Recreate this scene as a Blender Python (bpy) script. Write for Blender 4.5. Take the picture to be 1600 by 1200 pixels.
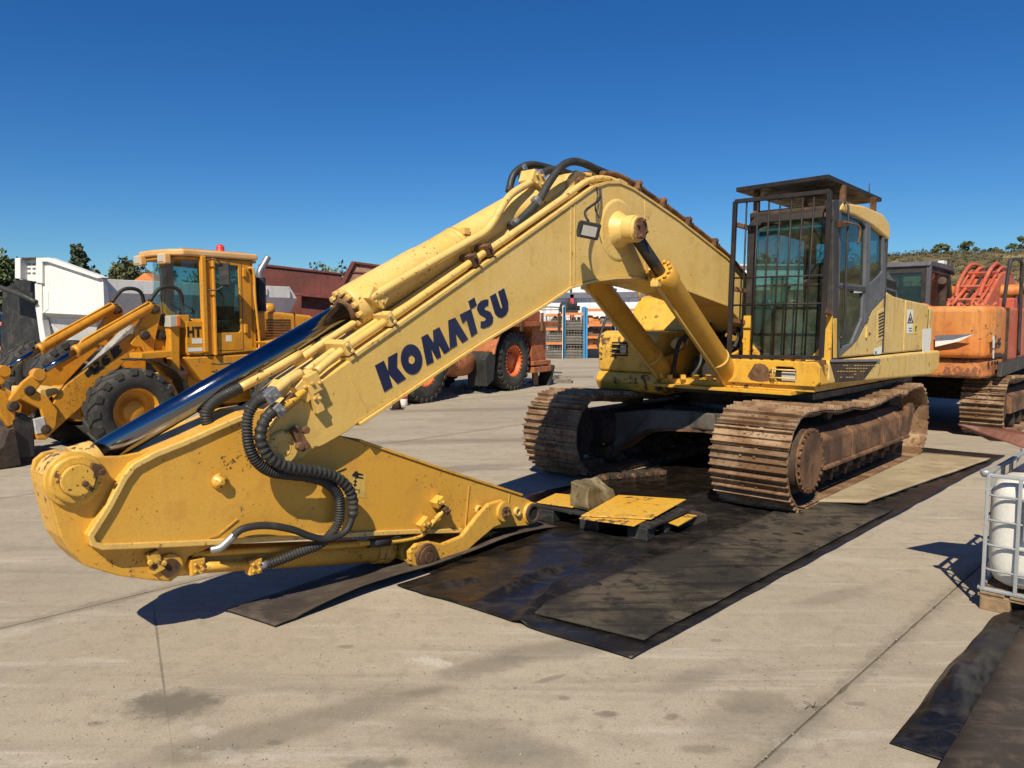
import bpy, bmesh, math, random
from mathutils import Vector, Matrix
from mathutils.geometry import tessellate_polygon
R = math.radians
for o in list(bpy.data.objects): bpy.data.objects.remove(o)
scene = bpy.context.scene
C = scene.collection

# ---------------------------------------------------------------- camera
CAM_H, FPX, PITCH = 1.9, 1200.0, math.atan(100 / 1200)
cam_d = bpy.data.cameras.new('camera'); cam = bpy.data.objects.new('camera', cam_d); C.objects.link(cam)
cam.location = (0, 0, CAM_H); cam.rotation_euler = (math.pi / 2 - PITCH, 0, 0)
cam_d.sensor_width = 36; cam_d.lens = 27; cam_d.clip_end = 3000; cam_d.clip_start = .05
scene.camera = cam
# ---------------------------------------------------------------- sky and sun
SUN_EL = R(46); SUN_AZ = math.atan2(-.22, -.92)       # azimuth of the sun, measured from +Y towards +X
w = bpy.data.worlds.new('World'); scene.world = w; w.use_nodes = True
nt = w.node_tree; bg = nt.nodes['Background']
sky = nt.nodes.new('ShaderNodeTexSky'); sky.sky_type = 'NISHITA'; sky.sun_disc = False
sky.sun_elevation = SUN_EL; sky.sun_rotation = SUN_AZ
sky.altitude = 300; sky.air_density = 1.0; sky.dust_density = 0.0; sky.ozone_density = 1.5
hs = nt.nodes.new('ShaderNodeHueSaturation'); hs.inputs['Saturation'].default_value = 1.35
nt.links.new(sky.outputs[0], hs.inputs['Color']); tn = nt.nodes.new('ShaderNodeMix'); tn.data_type = 'RGBA'; tn.blend_type = 'MULTIPLY'; tn.inputs[0].default_value = 1; tn.inputs[7].default_value = (.54, .90, 1.27, 1)
nt.links.new(hs.outputs[0], tn.inputs[6]); nt.links.new(tn.outputs[2], bg.inputs[0]); bg.inputs[1].default_value = .055
sun_d = bpy.data.lights.new('sun', 'SUN'); sun_d.energy = 5.0; sun_d.angle = R(.5); sun_d.color = (1, .90, .70)
sun = bpy.data.objects.new('sun', sun_d); C.objects.link(sun)
sdir = Vector((math.sin(SUN_AZ) * math.cos(SUN_EL), math.cos(SUN_AZ) * math.cos(SUN_EL), math.sin(SUN_EL)))
sun.rotation_euler = sdir.to_track_quat('Z', 'Y').to_euler(); sun.location = (-5, -10, 20)
scene.view_settings.view_transform = 'Standard'; scene.view_settings.look = 'None'
scene.view_settings.exposure = .36; scene.view_settings.gamma = 1; scene.view_settings.use_curve_mapping = False
scene.render.engine = 'CYCLES'; scene.cycles.max_bounces = 8; scene.cycles.diffuse_bounces = 2; scene.cycles.transparent_max_bounces = 12
scene.render.resolution_x = 1024; scene.render.resolution_y = 768

# ---------------------------------------------------------------- survey helpers: photo measurements -> places in the yard
_cp, _sp = math.cos(PITCH), math.sin(PITCH)
def ray(u, v):
    a = (u - 800) / FPX; b = (600 - v) / FPX
    return (a, _cp + b * _sp, -_sp + b * _cp)
def gnd(u, v, z=0.0):
    d = ray(u, v); k = (z - CAM_H) / d[2]
    return Vector((d[0] * k, d[1] * k, z))
def atY(u, v, Y):
    d = ray(u, v); k = Y / d[1]
    return Vector((d[0] * k, Y, CAM_H + d[2] * k))
class Frame:
    """a machine's own axes: x forward, y to its left, z up"""
    def __init__(s, O, deg):
        a = R(deg); s.O = O; s.a = a; s.F = (math.cos(a), math.sin(a)); s.L = (-s.F[1], s.F[0])
    def _hit(s, u, v, n, c):
        d = ray(u, v); k = (s.O[0] * n[0] + s.O[1] * n[1] + c) / (d[0] * n[0] + d[1] * n[1])
        x, y = d[0] * k - s.O[0], d[1] * k - s.O[1]
        return Vector((x * s.F[0] + y * s.F[1], x * s.L[0] + y * s.L[1], CAM_H + d[2] * k))
    def t(s, u, v, t): return s._hit(u, v, s.L, t)
    def s(s, u, v, q): return s._hit(u, v, s.F, q)
    def g(s, u, v, z=0):
        p = gnd(u, v, z); x, y = p.x - s.O[0], p.y - s.O[1]
        return Vector((x * s.F[0] + y * s.F[1], x * s.L[0] + y * s.L[1], z))
    def poly(s, pts, t): return [(p.x, p.z) for p in (s.t(u, v, t) for u, v in pts)]
    def path(s, pts): return [s.t(*p) for p in pts]

# ---------------------------------------------------------------- mesh builder
def smooth_path(P, n=6):
    P = [Vector(p) for p in P]; out = []
    for i in range(len(P) - 1):
        a = P[max(i - 1, 0)]; b = P[i]; c = P[i + 1]; d = P[min(i + 2, len(P) - 1)]
        for k in range(n):
            t = k / n
            out.append(.5 * ((2 * b) + (c - a) * t + (2 * a - 5 * b + 4 * c - d) * t * t + (3 * b - a - 3 * c + d) * t ** 3))
    out.append(P[-1]); return out
class B:
    def __init__(s): s.v = []; s.f = []; s.sm = []
    def add(s, vs, fs, smooth=False):
        o = len(s.v); s.v += [tuple(v) for v in vs]
        for f in fs: s.f.append(tuple(i + o for i in f)); s.sm.append(smooth)
        return s
    def box(s, x0, x1, y0, y1, z0, z1):
        return s.add([(x0,y0,z0),(x1,y0,z0),(x1,y1,z0),(x0,y1,z0),(x0,y0,z1),(x1,y0,z1),(x1,y1,z1),(x0,y1,z1)],
                     [(0,3,2,1),(4,5,6,7),(0,1,5,4),(1,2,6,5),(2,3,7,6),(3,0,4,7)])
    def obox(s, c, size, M=None):
        c = Vector(c); h = Vector(size) / 2; M = M or Matrix.Identity(3)
        vs = [c + M @ Vector((x*h.x, y*h.y, z*h.z)) for z in (-1,1) for x, y in ((-1,-1),(1,-1),(1,1),(-1,1))]
        return s.add(vs, [(0,3,2,1),(4,5,6,7),(0,1,5,4),(1,2,6,5),(2,3,7,6),(3,0,4,7)])
    def beam(s, p0, p1, wy, wz, up=(0,0,1)):
        """square bar between two points"""
        p0 = Vector(p0); p1 = Vector(p1); x = (p1 - p0).normalized(); u = Vector(up)
        y = u.cross(x)
        if y.length < 1e-4: y = Vector((0,1,0)).cross(x)
        y.normalize(); z = x.cross(y)
        M = Matrix((x, y, z)).transposed()
        return s.obox((p0 + p1) / 2, ((p1 - p0).length, wy, wz), M)
    def ex(s, pts, off, smooth=False):
        """closed 3-D polygon pushed along a vector"""
        n = len(pts); off = Vector(off); P = [Vector(p) for p in pts]
        vs = P + [p + off for p in P]
        fs = [tuple(range(n)), tuple(range(2*n-1, n-1, -1))] + [(i, i+n, (i+1) % n + n, (i+1) % n) for i in range(n)]
        return s.add(vs, fs, smooth)
    def prism(s, poly, t0, t1):            # poly in (x,z), between y=t0 and y=t1
        return s.ex([(x, t0, z) for x, z in poly], (0, t1 - t0, 0))
    def prismx(s, poly, x0, x1):           # poly in (y,z)
        return s.ex([(x0, y, z) for y, z in poly], (x1 - x0, 0, 0))
    def prismz(s, poly, z0, z1):
        return s.ex([(x, y, z0) for x, y in poly], (0, 0, z1 - z0))
    def holed(s, outer, holes, mp, off):
        """flat plate with openings; mp maps 2-D to 3-D, off is its thickness vector"""
        loops = [outer] + holes; off = Vector(off)
        flat = [Vector((a, b, 0)) for l in loops for a, b in l]
        tris = tessellate_polygon([[Vector((a, b, 0)) for a, b in l] for l in loops])
        n = len(flat); P = [Vector(mp(p.x, p.y)) for p in flat]
        fs = [tuple(t) for t in tris] + [tuple(i + n for i in t[::-1]) for t in tris]
        b = 0
        for l in loops:
            m = len(l)
            fs += [(b+i, b+(i+1) % m, b+(i+1) % m+n, b+i+n) for i in range(m)]; b += m
        return s.add(P + [p + off for p in P], fs)
    def strip(s, line, th, t0, t1):
        """plate following a (x,z) line; thickness th to the left of the line"""
        n = len(line); L = [Vector(p) for p in line]; O = []
        for i in range(n):
            d = (L[min(i+1, n-1)] - L[max(i-1, 0)]).normalized(); O.append(L[i] + Vector((-d.y, d.x)) * th)
        for i in range(n - 1):
            q = [L[i], L[i+1], O[i+1], O[i]]
            vs = [(p.x, t0, p.y) for p in q] + [(p.x, t1, p.y) for p in q]
            fs = [(0,1,5,4), (3,7,6,2)]
            if True: fs += [(0,3,2,1), (4,5,6,7)]
            if i == 0: fs.append((0,4,7,3))
            if i == n - 2: fs.append((1,2,6,5))
            s.add(vs, fs)
        return s
    def cyl(s, p0, p1, r0, r1=None, n=20, cap=True):
        return s.lathe([(r0, 0), (r0 if r1 is None else r1, 1)], p0, p1, n, cap)
    def lathe(s, prof, p0, p1, n=24, cap=True, smooth=True):
        """profile of (radius, fraction along axis)"""
        p0 = Vector(p0); p1 = Vector(p1); ax = p1 - p0; z = ax.normalized()
        x = z.orthogonal().normalized(); y = z.cross(x); o = len(s.v)
        m = len(prof)
        for r, a in prof:
            c = p0 + ax * a
            for k in range(n):
                th = 2 * math.pi * k / n; s.v.append(tuple(c + (x * math.cos(th) + y * math.sin(th)) * r))
        for j in range(m - 1):
            for k in range(n):
                s.f.append((o+j*n+k, o+j*n+(k+1) % n, o+(j+1)*n+(k+1) % n, o+(j+1)*n+k)); s.sm.append(smooth)
        if cap:
            s.f.append(tuple(o+k for k in range(n-1, -1, -1))); s.sm.append(False)
            s.f.append(tuple(o+(m-1)*n+k for k in range(n))); s.sm.append(False)
        return s
    def ring(s, c, ax, r_out, r_in, w, n=28):
        c = Vector(c); ax = Vector(ax).normalized()
        return s.lathe([(r_in,0),(r_out,0),(r_out,1),(r_in,1),(r_in,0)], c - ax*w/2, c + ax*w/2, n, False, False)
    def tube(s, P, r, n=8, sub=5, cap=True):
        """round hose or pipe through points; r may be a function of arc length"""
        P = smooth_path(P, sub) if sub > 1 else [Vector(p) for p in P]
        z = (P[1] - P[0]).normalized(); x = z.orthogonal().normalized(); o = len(s.v); acc = 0
        for i, p in enumerate(P):
            d = (P[min(i+1, len(P)-1)] - P[max(i-1, 0)])
            if d.length > 1e-7: z = d.normalized()
            x = (x - z * x.dot(z)).normalized(); y = z.cross(x)
            if i: acc += (P[i] - P[i-1]).length
            rr = r(acc) if callable(r) else r
            for k in range(n):
                th = 2 * math.pi * k / n; s.v.append(tuple(p + (x * math.cos(th) + y * math.sin(th)) * rr))
        m = len(P)
        for j in range(m - 1):
            for k in range(n):
                s.f.append((o+j*n+k, o+j*n+(k+1) % n, o+(j+1)*n+(k+1) % n, o+(j+1)*n+k)); s.sm.append(True)
        if cap:
            s.f.append(tuple(o+k for k in range(n-1, -1, -1))); s.sm.append(False)
            s.f.append(tuple(o+(m-1)*n+k for k in range(n))); s.sm.append(False)
        return s
    def bolts(s, c, ax, rad, n, r, h, ph=0):
        c = Vector(c); ax = Vector(ax).normalized(); x = ax.orthogonal().normalized(); y = ax.cross(x)
        for k in range(n):
            a = 2*math.pi*k/n + ph; p = c + (x*math.cos(a) + y*math.sin(a))*rad
            s.lathe([(r,0),(r,1)], p, p + ax*h, 6, True, False)
        return s
    def mesh(s, name):
        me = bpy.data.meshes.new(name); me.from_pydata(s.v, [], s.f)
        me.polygons.foreach_set('use_smooth', s.sm); me.update()
        bm = bmesh.new(); bm.from_mesh(me); bmesh.ops.recalc_face_normals(bm, faces=bm.faces); bm.to_mesh(me); bm.free()
        return me
    def build(s, name, mat, parent=None, bev=0, seg=2):
        me = s.mesh(name); o = bpy.data.objects.new(name, me); C.objects.link(o)
        me.materials.append(MAT[mat] if isinstance(mat, str) else mat)
        if parent: o.parent = parent
        if bev:
            b = o.modifiers.new('bevel', 'BEVEL'); b.width = bev; b.segments = seg; b.limit_method = 'ANGLE'; b.angle_limit = R(35)
        return o
def thing(name, label, cat, loc=(0,0,0), rotz=0, group=None):
    o = bpy.data.objects.new(name, None); C.objects.link(o); o.empty_display_size = .3
    o.location = loc; o.rotation_euler = (0, 0, rotz)
    return tag(o, label, cat, group)
def tag(o, label=None, cat=None, group=None, kind=None):
    if label: o['label'] = label
    if cat: o['category'] = cat
    if group: o['group'] = group
    if kind: o['kind'] = kind
    return o
def inst(me, name, mat, parent, loc=(0,0,0), rot=(0,0,0), scale=(1,1,1)):
    if not me.materials: me.materials.append(MAT[mat])
    o = bpy.data.objects.new(name, me); C.objects.link(o); o.parent = parent
    o.location = loc; o.rotation_euler = rot; o.scale = scale
    return o
def fr(F, z=0): return dict(loc=(F.O[0], F.O[1], z), rotz=F.a)

# ---------------------------------------------------------------- materials
MAT = {}
def _n(nt, t, **kw):
    n = nt.nodes.new('ShaderNode' + t)
    for k, v in kw.items(): setattr(n, k, v)
    return n
def _noise(nt, vec, scale, detail=6, rough=.6, dist=0):
    n = _n(nt, 'TexNoise'); n.inputs['Scale'].default_value = scale; n.inputs['Detail'].default_value = detail
    n.inputs['Roughness'].default_value = rough; n.inputs['Distortion'].default_value = dist
    nt.links.new(vec, n.inputs['Vector']); return n.outputs['Fac']
def _ramp(nt, fac, a, b, c0=0, c1=1):
    m = _n(nt, 'MapRange'); m.interpolation_type = 'SMOOTHSTEP'
    m.inputs['From Min'].default_value = a; m.inputs['From Max'].default_value = b
    m.inputs['To Min'].default_value = c0; m.inputs['To Max'].default_value = c1
    nt.links.new(fac, m.inputs['Value']); return m.outputs['Result']
def _mix(nt, fac, a, b, mode='MIX'):
    m = _n(nt, 'Mix'); m.data_type = 'RGBA'; m.blend_type = mode
    for sock, val in ((m.inputs[0], fac), (m.inputs[6], a), (m.inputs[7], b)):
        if isinstance(val, (int, float)): sock.default_value = val
        elif isinstance(val, tuple): sock.default_value = (*val[:3], 1)
        else: nt.links.new(val, sock)
    return m.outputs[2]
def _math(nt, op, a, b):
    m = _n(nt, 'Math', operation=op)
    for i, val in enumerate((a, b)):
        if isinstance(val, (int, float)): m.inputs[i].default_value = val
        else: nt.links.new(val, m.inputs[i])
    return m.outputs[0]
def _map(nt, vec, sc=(1,1,1), rot=(0,0,0), loc=(0,0,0)):
    m = _n(nt, 'Mapping'); m.inputs['Scale'].default_value = sc; m.inputs['Rotation'].default_value = rot; m.inputs['Location'].default_value = loc
    nt.links.new(vec, m.inputs['Vector']); return m.outputs[0]
def new_mat(name):
    m = bpy.data.materials.new(name); m.use_nodes = True; MAT[name] = m
    nt = m.node_tree; p = nt.nodes['Principled BSDF']; tc = _n(nt, 'TexCoord')
    oi = _n(nt, 'ObjectInfo'); va = _n(nt, 'VectorMath', operation='MULTIPLY_ADD')
    nt.links.new(oi.outputs['Random'], va.inputs[0]); va.inputs[1].default_value = (7.3, 3.1, 5.7)
    nt.links.new(tc.outputs['Object'], va.inputs[2])
    return m, nt, p, va.outputs[0]
def _bump(nt, p, h, strength=.2, dist=.01):
    b = _n(nt, 'Bump'); b.inputs['Strength'].default_value = strength; b.inputs['Distance'].default_value = dist
    nt.links.new(h, b.inputs['Height']); nt.links.new(b.outputs[0], p.inputs['Normal'])
def paint(name, col, rough=.45, fade=None, fade_amt=.5, dirt=(.10,.065,.035), dirt_amt=.35, chip=(.07,.035,.02), chip_amt=0.0,
          scale=1.0, metallic=0.0, bump=.12, streak=.25, chip_scale=9, vary=0.0, edge=0.0, speck=0.0):
    m, nt, p, vec = new_mat(name)
    if fade is None: fade = tuple(min(1, c * 1.18 + .03) for c in col)
    big = _noise(nt, vec, .9 * scale, 5, .6, .4); mid = _noise(nt, vec, 5.5 * scale, 8, .68, .6); fine = _noise(nt, vec, 60 * scale, 4, .7)
    c = _mix(nt, _ramp(nt, big, .40, .60, 0, fade_amt), col, fade)
    c = _mix(nt, _math(nt, 'MULTIPLY', _ramp(nt, mid, .50, .66), dirt_amt), c, dirt)
    if streak:
        st = _noise(nt, _map(nt, vec, (6, 6, .5)), 2.2 * scale, 5, .65)
        c = _mix(nt, _math(nt, 'MULTIPLY', _ramp(nt, st, .50, .68), streak), c, dirt)
    if vary:
        oi = _n(nt, 'ObjectInfo'); c = _mix(nt, _math(nt, 'MULTIPLY', oi.outputs['Random'], vary), c, tuple(x * .25 for x in col))
    c = _mix(nt, _ramp(nt, fine, .42, .60, .16, 0), c, tuple(x * .5 for x in col))
    k = None; rust = _mix(nt, _ramp(nt, fine, .4, .6), chip, tuple(x * 2.1 for x in chip))
    if chip_amt:
        ch = _noise(nt, vec, chip_scale * scale, 9, .72, .3); pl = _noise(nt, vec, 1.3 * scale, 3, .5)
        th = .70 - .19 * chip_amt
        k = _ramp(nt, _math(nt, 'ADD', ch, _math(nt, 'MULTIPLY', _math(nt, 'SUBTRACT', pl, .5), .55)), th, th + .02)
    if edge:
        bv = _n(nt, 'Bevel'); bv.samples = 3; bv.inputs['Radius'].default_value = .012; ge = _n(nt, 'NewGeometry'); dt = _n(nt, 'VectorMath', operation='DOT_PRODUCT')
        nt.links.new(bv.outputs[0], dt.inputs[0]); nt.links.new(ge.outputs['Normal'], dt.inputs[1])
        e = _ramp(nt, _math(nt, 'SUBTRACT', _math(nt, 'SUBTRACT', 1.0, dt.outputs['Value']), _math(nt, 'MULTIPLY', _ramp(nt, _noise(nt, vec, 13, 6, .7), .42, .60), .5)), .02, .10, 0, edge)
        k = e if k is None else _math(nt, 'MAXIMUM', k, e)
    if speck:
        sp_ = _ramp(nt, _math(nt, 'ADD', _noise(nt, vec, 34, 2, .5), _math(nt, 'MULTIPLY', _math(nt, 'SUBTRACT', _noise(nt, vec, 1.7, 3, .6), .5), .5)), .70, .73, 0, speck)
        k = sp_ if k is None else _math(nt, 'MAXIMUM', k, sp_)
    if k is not None:
        c = _mix(nt, k, c, rust); r = _math(nt, 'ADD', _math(nt, 'MULTIPLY', k, .35), _ramp(nt, mid, .4, .62, rough * .85, min(1, rough * 1.3)))
    else: r = _ramp(nt, mid, .4, .62, rough * .85, min(1, rough * 1.35))
    nt.links.new(c, p.inputs['Base Color']); nt.links.new(r, p.inputs['Roughness']); p.inputs['Metallic'].default_value = metallic
    if bump: _bump(nt, p, _math(nt, 'ADD', _math(nt, 'MULTIPLY', fine, .3), mid), bump, .004)
    return m
YEL = (.66, .345, .045); YELF = (.64, .43, .12)
paint('yellow_arm', YEL, .42, (.68, .38, .065), .9, dirt=(.46,.22,.04), dirt_amt=.35, chip=(.06,.03,.015), chip_amt=.22, streak=.18, chip_scale=24, edge=.8, speck=.6)
paint('yellow_boom', (.69, .445, .115), .46, (.73, .51, .18), 1, dirt=(.50,.31,.09), dirt_amt=.38, chip_amt=.08, streak=.2, chip_scale=22, edge=.35, speck=.25)
paint('yellow_pale', (.64, .43, .12), .5, (.67, .48, .175), .9, dirt=(.34,.21,.08), dirt_amt=.45, chip_amt=.2, streak=.45, edge=.4, speck=.3)
paint('yellow_chipped', (.68, .37, .035), .45, (.68, .42, .08), .6, dirt=(.3,.14,.03), dirt_amt=.45, chip_amt=.52, streak=.25, chip_scale=8, edge=.9, speck=.9)
paint('yellow_rail', (.70, .45, .12), .42, (.72, .50, .18), .8, dirt=(.4,.23,.06), dirt_amt=.35, chip_amt=.22, streak=0, chip_scale=20, edge=.5, speck=.7)
paint('rust', (.085, .04, .019), .85, (.24, .12, .055), 1, dirt=(.03, .019, .013), dirt_amt=.7, bump=.8, streak=.35, scale=3.2, vary=.2)
paint('rust_shoe', (.20, .105, .05), .68, (.40, .27, .165), .9, dirt=(.05, .028, .016), dirt_amt=.75, bump=.8, streak=0, scale=3.4, vary=.4)
paint('rust_dark', (.035, .024, .018), .85, (.085, .05, .03), .9, dirt=(.012, .011, .010), dirt_amt=.7, bump=.5, scale=2.5)
paint('black_steel', (.022, .021, .022), .5, (.05, .045, .042), .8, dirt=(.09, .06, .04), dirt_amt=.35, bump=.25)
paint('guard_steel', (.009, .008, .009), .6, (.016, .013, .013), .7, dirt=(.05, .022, .015), dirt_amt=.45, bump=.25)
paint('link_grey', (.22, .21, .20), .6, (.36, .35, .33), 1, dirt=(.08, .06, .04), dirt_amt=.8, streak=.4)
paint('cab_grey', (.085, .088, .10), .5, (.13, .13, .14), .8, dirt=(.03, .025, .02), dirt_amt=.4, chip_amt=.25, bump=.15)
paint('frame_dark', (.05, .05, .047), .55, (.11, .105, .09), .9, dirt=(.16, .085, .04), dirt_amt=.55, bump=.5, scale=2)
paint('rubber', (.018, .018, .018), .6, (.032, .031, .030), .8, dirt=(.10, .085, .065), dirt_amt=.25, bump=.2, streak=0)
paint('tyre', (.022, .022, .021), .8, (.045, .043, .040), .9, dirt=(.12, .10, .075), dirt_amt=.4, bump=.4, streak=0, scale=2)
paint('grey_metal', (.32, .32, .33), .4, dirt_amt=.3, metallic=.7, streak=.1)
paint('galv', (.36, .38, .40), .45, (.45, .46, .48), .7, dirt_amt=.15, metallic=.35, streak=.1)
paint('decal_navy', (.005, .009, .048), .5, dirt=(.5, .36, .1), dirt_amt=0.0, streak=0, bump=.05)
paint('decal_black', (.012, .011, .011), .5, dirt_amt=0.1, streak=0, bump=.05)
paint('white_sticker', (.70, .70, .67), .5, dirt_amt=.15, streak=.1, bump=.02)
paint('seat_cloth', (.02, .02, .022), .9, dirt_amt=.2)
paint('loader_yellow', (.64, .28, .018), .38, (.60, .27, .03), .8, dirt=(.25,.10,.02), dirt_amt=.35, chip_amt=.2, streak=.3, chip_scale=16, speck=.6)
paint('loader_roof', (.66, .36, .13), .45, (.70, .47, .25), .8, dirt=(.4,.25,.1), dirt_amt=.3, streak=.1)
paint('white_paint', (.70, .70, .69), .45, (.78, .78, .77), .6, dirt=(.35, .32, .28), dirt_amt=.2, streak=.2)
paint('red_body', (.10, .020, .014), .55, (.16, .036, .024), 1, dirt=(.04, .02, .016), dirt_amt=.6, streak=.5)
paint('red_body_worn', (.25, .13, .085), .7, (.34, .20, .14), 1, dirt=(.08, .025, .02), dirt_amt=.9, bump=.4)
paint('truck_orange', (.40, .10, .026), .6, (.44, .16, .06), .9, dirt=(.08, .035, .02), dirt_amt=.75, chip_amt=.4, streak=.5, scale=1.4)
paint('hub_orange', (.60, .13, .025), .5, dirt=(.18, .05, .02), dirt_amt=.5, streak=0)
paint('exc_orange', (.55, .165, .03), .5, (.58, .24, .06), .9, dirt=(.28, .09, .03), dirt_amt=.5, chip_amt=.25, streak=.45, speck=.5)
paint('exc_red', (.48, .095, .045), .55, (.52, .15, .08), .9, dirt=(.16, .045, .03), dirt_amt=.55, streak=.45, speck=.6, scale=1.6)
paint('wood', (.30, .20, .11), .85, (.38, .27, .16), .9, dirt=(.10, .07, .045), dirt_amt=.5, bump=.5, streak=.5)
paint('wood_grey', (.17, .15, .125), .9, (.24, .21, .17), .9, dirt=(.06, .05, .04), dirt_amt=.5, bump=.5)
paint('plastic_black', (.016, .016, .017), .55, (.03, .03, .03), .8, dirt=(.11, .10, .085), dirt_amt=.3)
paint('plastic_white', (.66, .65, .60), .4, (.70, .69, .65), .6, dirt=(.38, .28, .14), dirt_amt=.25, streak=.1, bump=.03)
paint('rusty_plate', (.10, .03, .018), .65, (.17, .055, .03), 1, dirt=(.05, .02, .014), dirt_amt=.6, bump=.3)
paint('wall_white', (.74, .75, .76), .8, dirt_amt=.06, streak=.1)
paint('rack_blue', (.03, .22, .46), .5, dirt_amt=.3)
paint('rack_orange', (.66, .22, .06), .5, dirt_amt=.3)
paint('steel_light', (.5, .5, .52), .5, dirt_amt=.3)
paint('beam_grey', (.12, .13, .17), .6, dirt_amt=.3)
paint('red_post', (.55, .04, .06), .5, dirt_amt=.2)
paint('cargo_grey', (.16, .15, .13), .7, (.24, .22, .19), .8, dirt=(.05, .04, .035), dirt_amt=.6)
paint('cargo_brown', (.20, .09, .05), .7, dirt_amt=.6)
paint('block_stone', (.15, .115, .055), .6, (.34, .28, .16), 1, dirt=(.05, .035, .015), dirt_amt=.85, bump=.4, scale=3)
paint('red_plastic', (.6, .03, .02), .3, dirt_amt=.05, streak=0)
paint('tank_pink', (.6, .1, .1), .5, dirt_amt=.1)
def simple(name, col, rough=.5, metallic=0, **kw):
    m, nt, p, vec = new_mat(name); p.inputs['Base Color'].default_value = (*col, 1); p.inputs['Metallic'].default_value = metallic
    nz = _noise(nt, vec, 14, 5, .6); nt.links.new(_ramp(nt, nz, .3, .8, rough * .8, min(1, rough * 1.3)), p.inputs['Roughness'])
    return m
simple('chrome', (.20, .21, .25), .12, 1.0)
simple('dark_void', (.008, .008, .008), .9)
simple('lamp_glass', (.42, .41, .37), .18)
simple('amber', (.7, .16, .02), .3)
simple('mirror', (.1, .1, .1), .2)
def glass(name, tint, rough=.02, dirt=.12, dirtcol=(.25, .26, .22)):
    m = bpy.data.materials.new(name); m.use_nodes = True; MAT[name] = m; nt = m.node_tree; nt.nodes.clear()
    out = _n(nt, 'OutputMaterial'); tr = _n(nt, 'BsdfTransparent'); gl = _n(nt, 'BsdfGlossy'); df = _n(nt, 'BsdfDiffuse')
    tr.inputs[0].default_value = (*tint, 1); gl.inputs['Roughness'].default_value = rough; df.inputs[0].default_value = (*dirtcol, 1)
    lw_ = _n(nt, 'LayerWeight'); lw_.inputs[0].default_value = .5; m1 = _n(nt, 'MixShader'); m2 = _n(nt, 'MixShader'); tc = _n(nt, 'TexCoord')
    nz = _noise(nt, tc.outputs['Object'], 2.4, 7, .65)
    nt.links.new(_ramp(nt, nz, .42, .75, dirt * .25, dirt), m1.inputs[0]); nt.links.new(tr.outputs[0], m1.inputs[1]); nt.links.new(df.outputs[0], m1.inputs[2])
    nt.links.new(_math(nt, 'ADD', _math(nt, 'MULTIPLY', _math(nt, 'POWER', lw_.outputs['Facing'], 5.0), .9), .06), m2.inputs[0]); nt.links.new(m1.outputs[0], m2.inputs[1]); nt.links.new(gl.outputs[0], m2.inputs[2])
    nt.links.new(m2.outputs[0], out.inputs[0]); return m
glass('glass', (.46, .66, .66), .02, .08)
glass('glass_dirty', (.42, .58, .52), .05, .30, (.20, .26, .20))
glass('glass_clear', (.66, .82, .82), .01, .05)
glass('glass_red', (.5, .25, .22), .02, .2)
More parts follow.
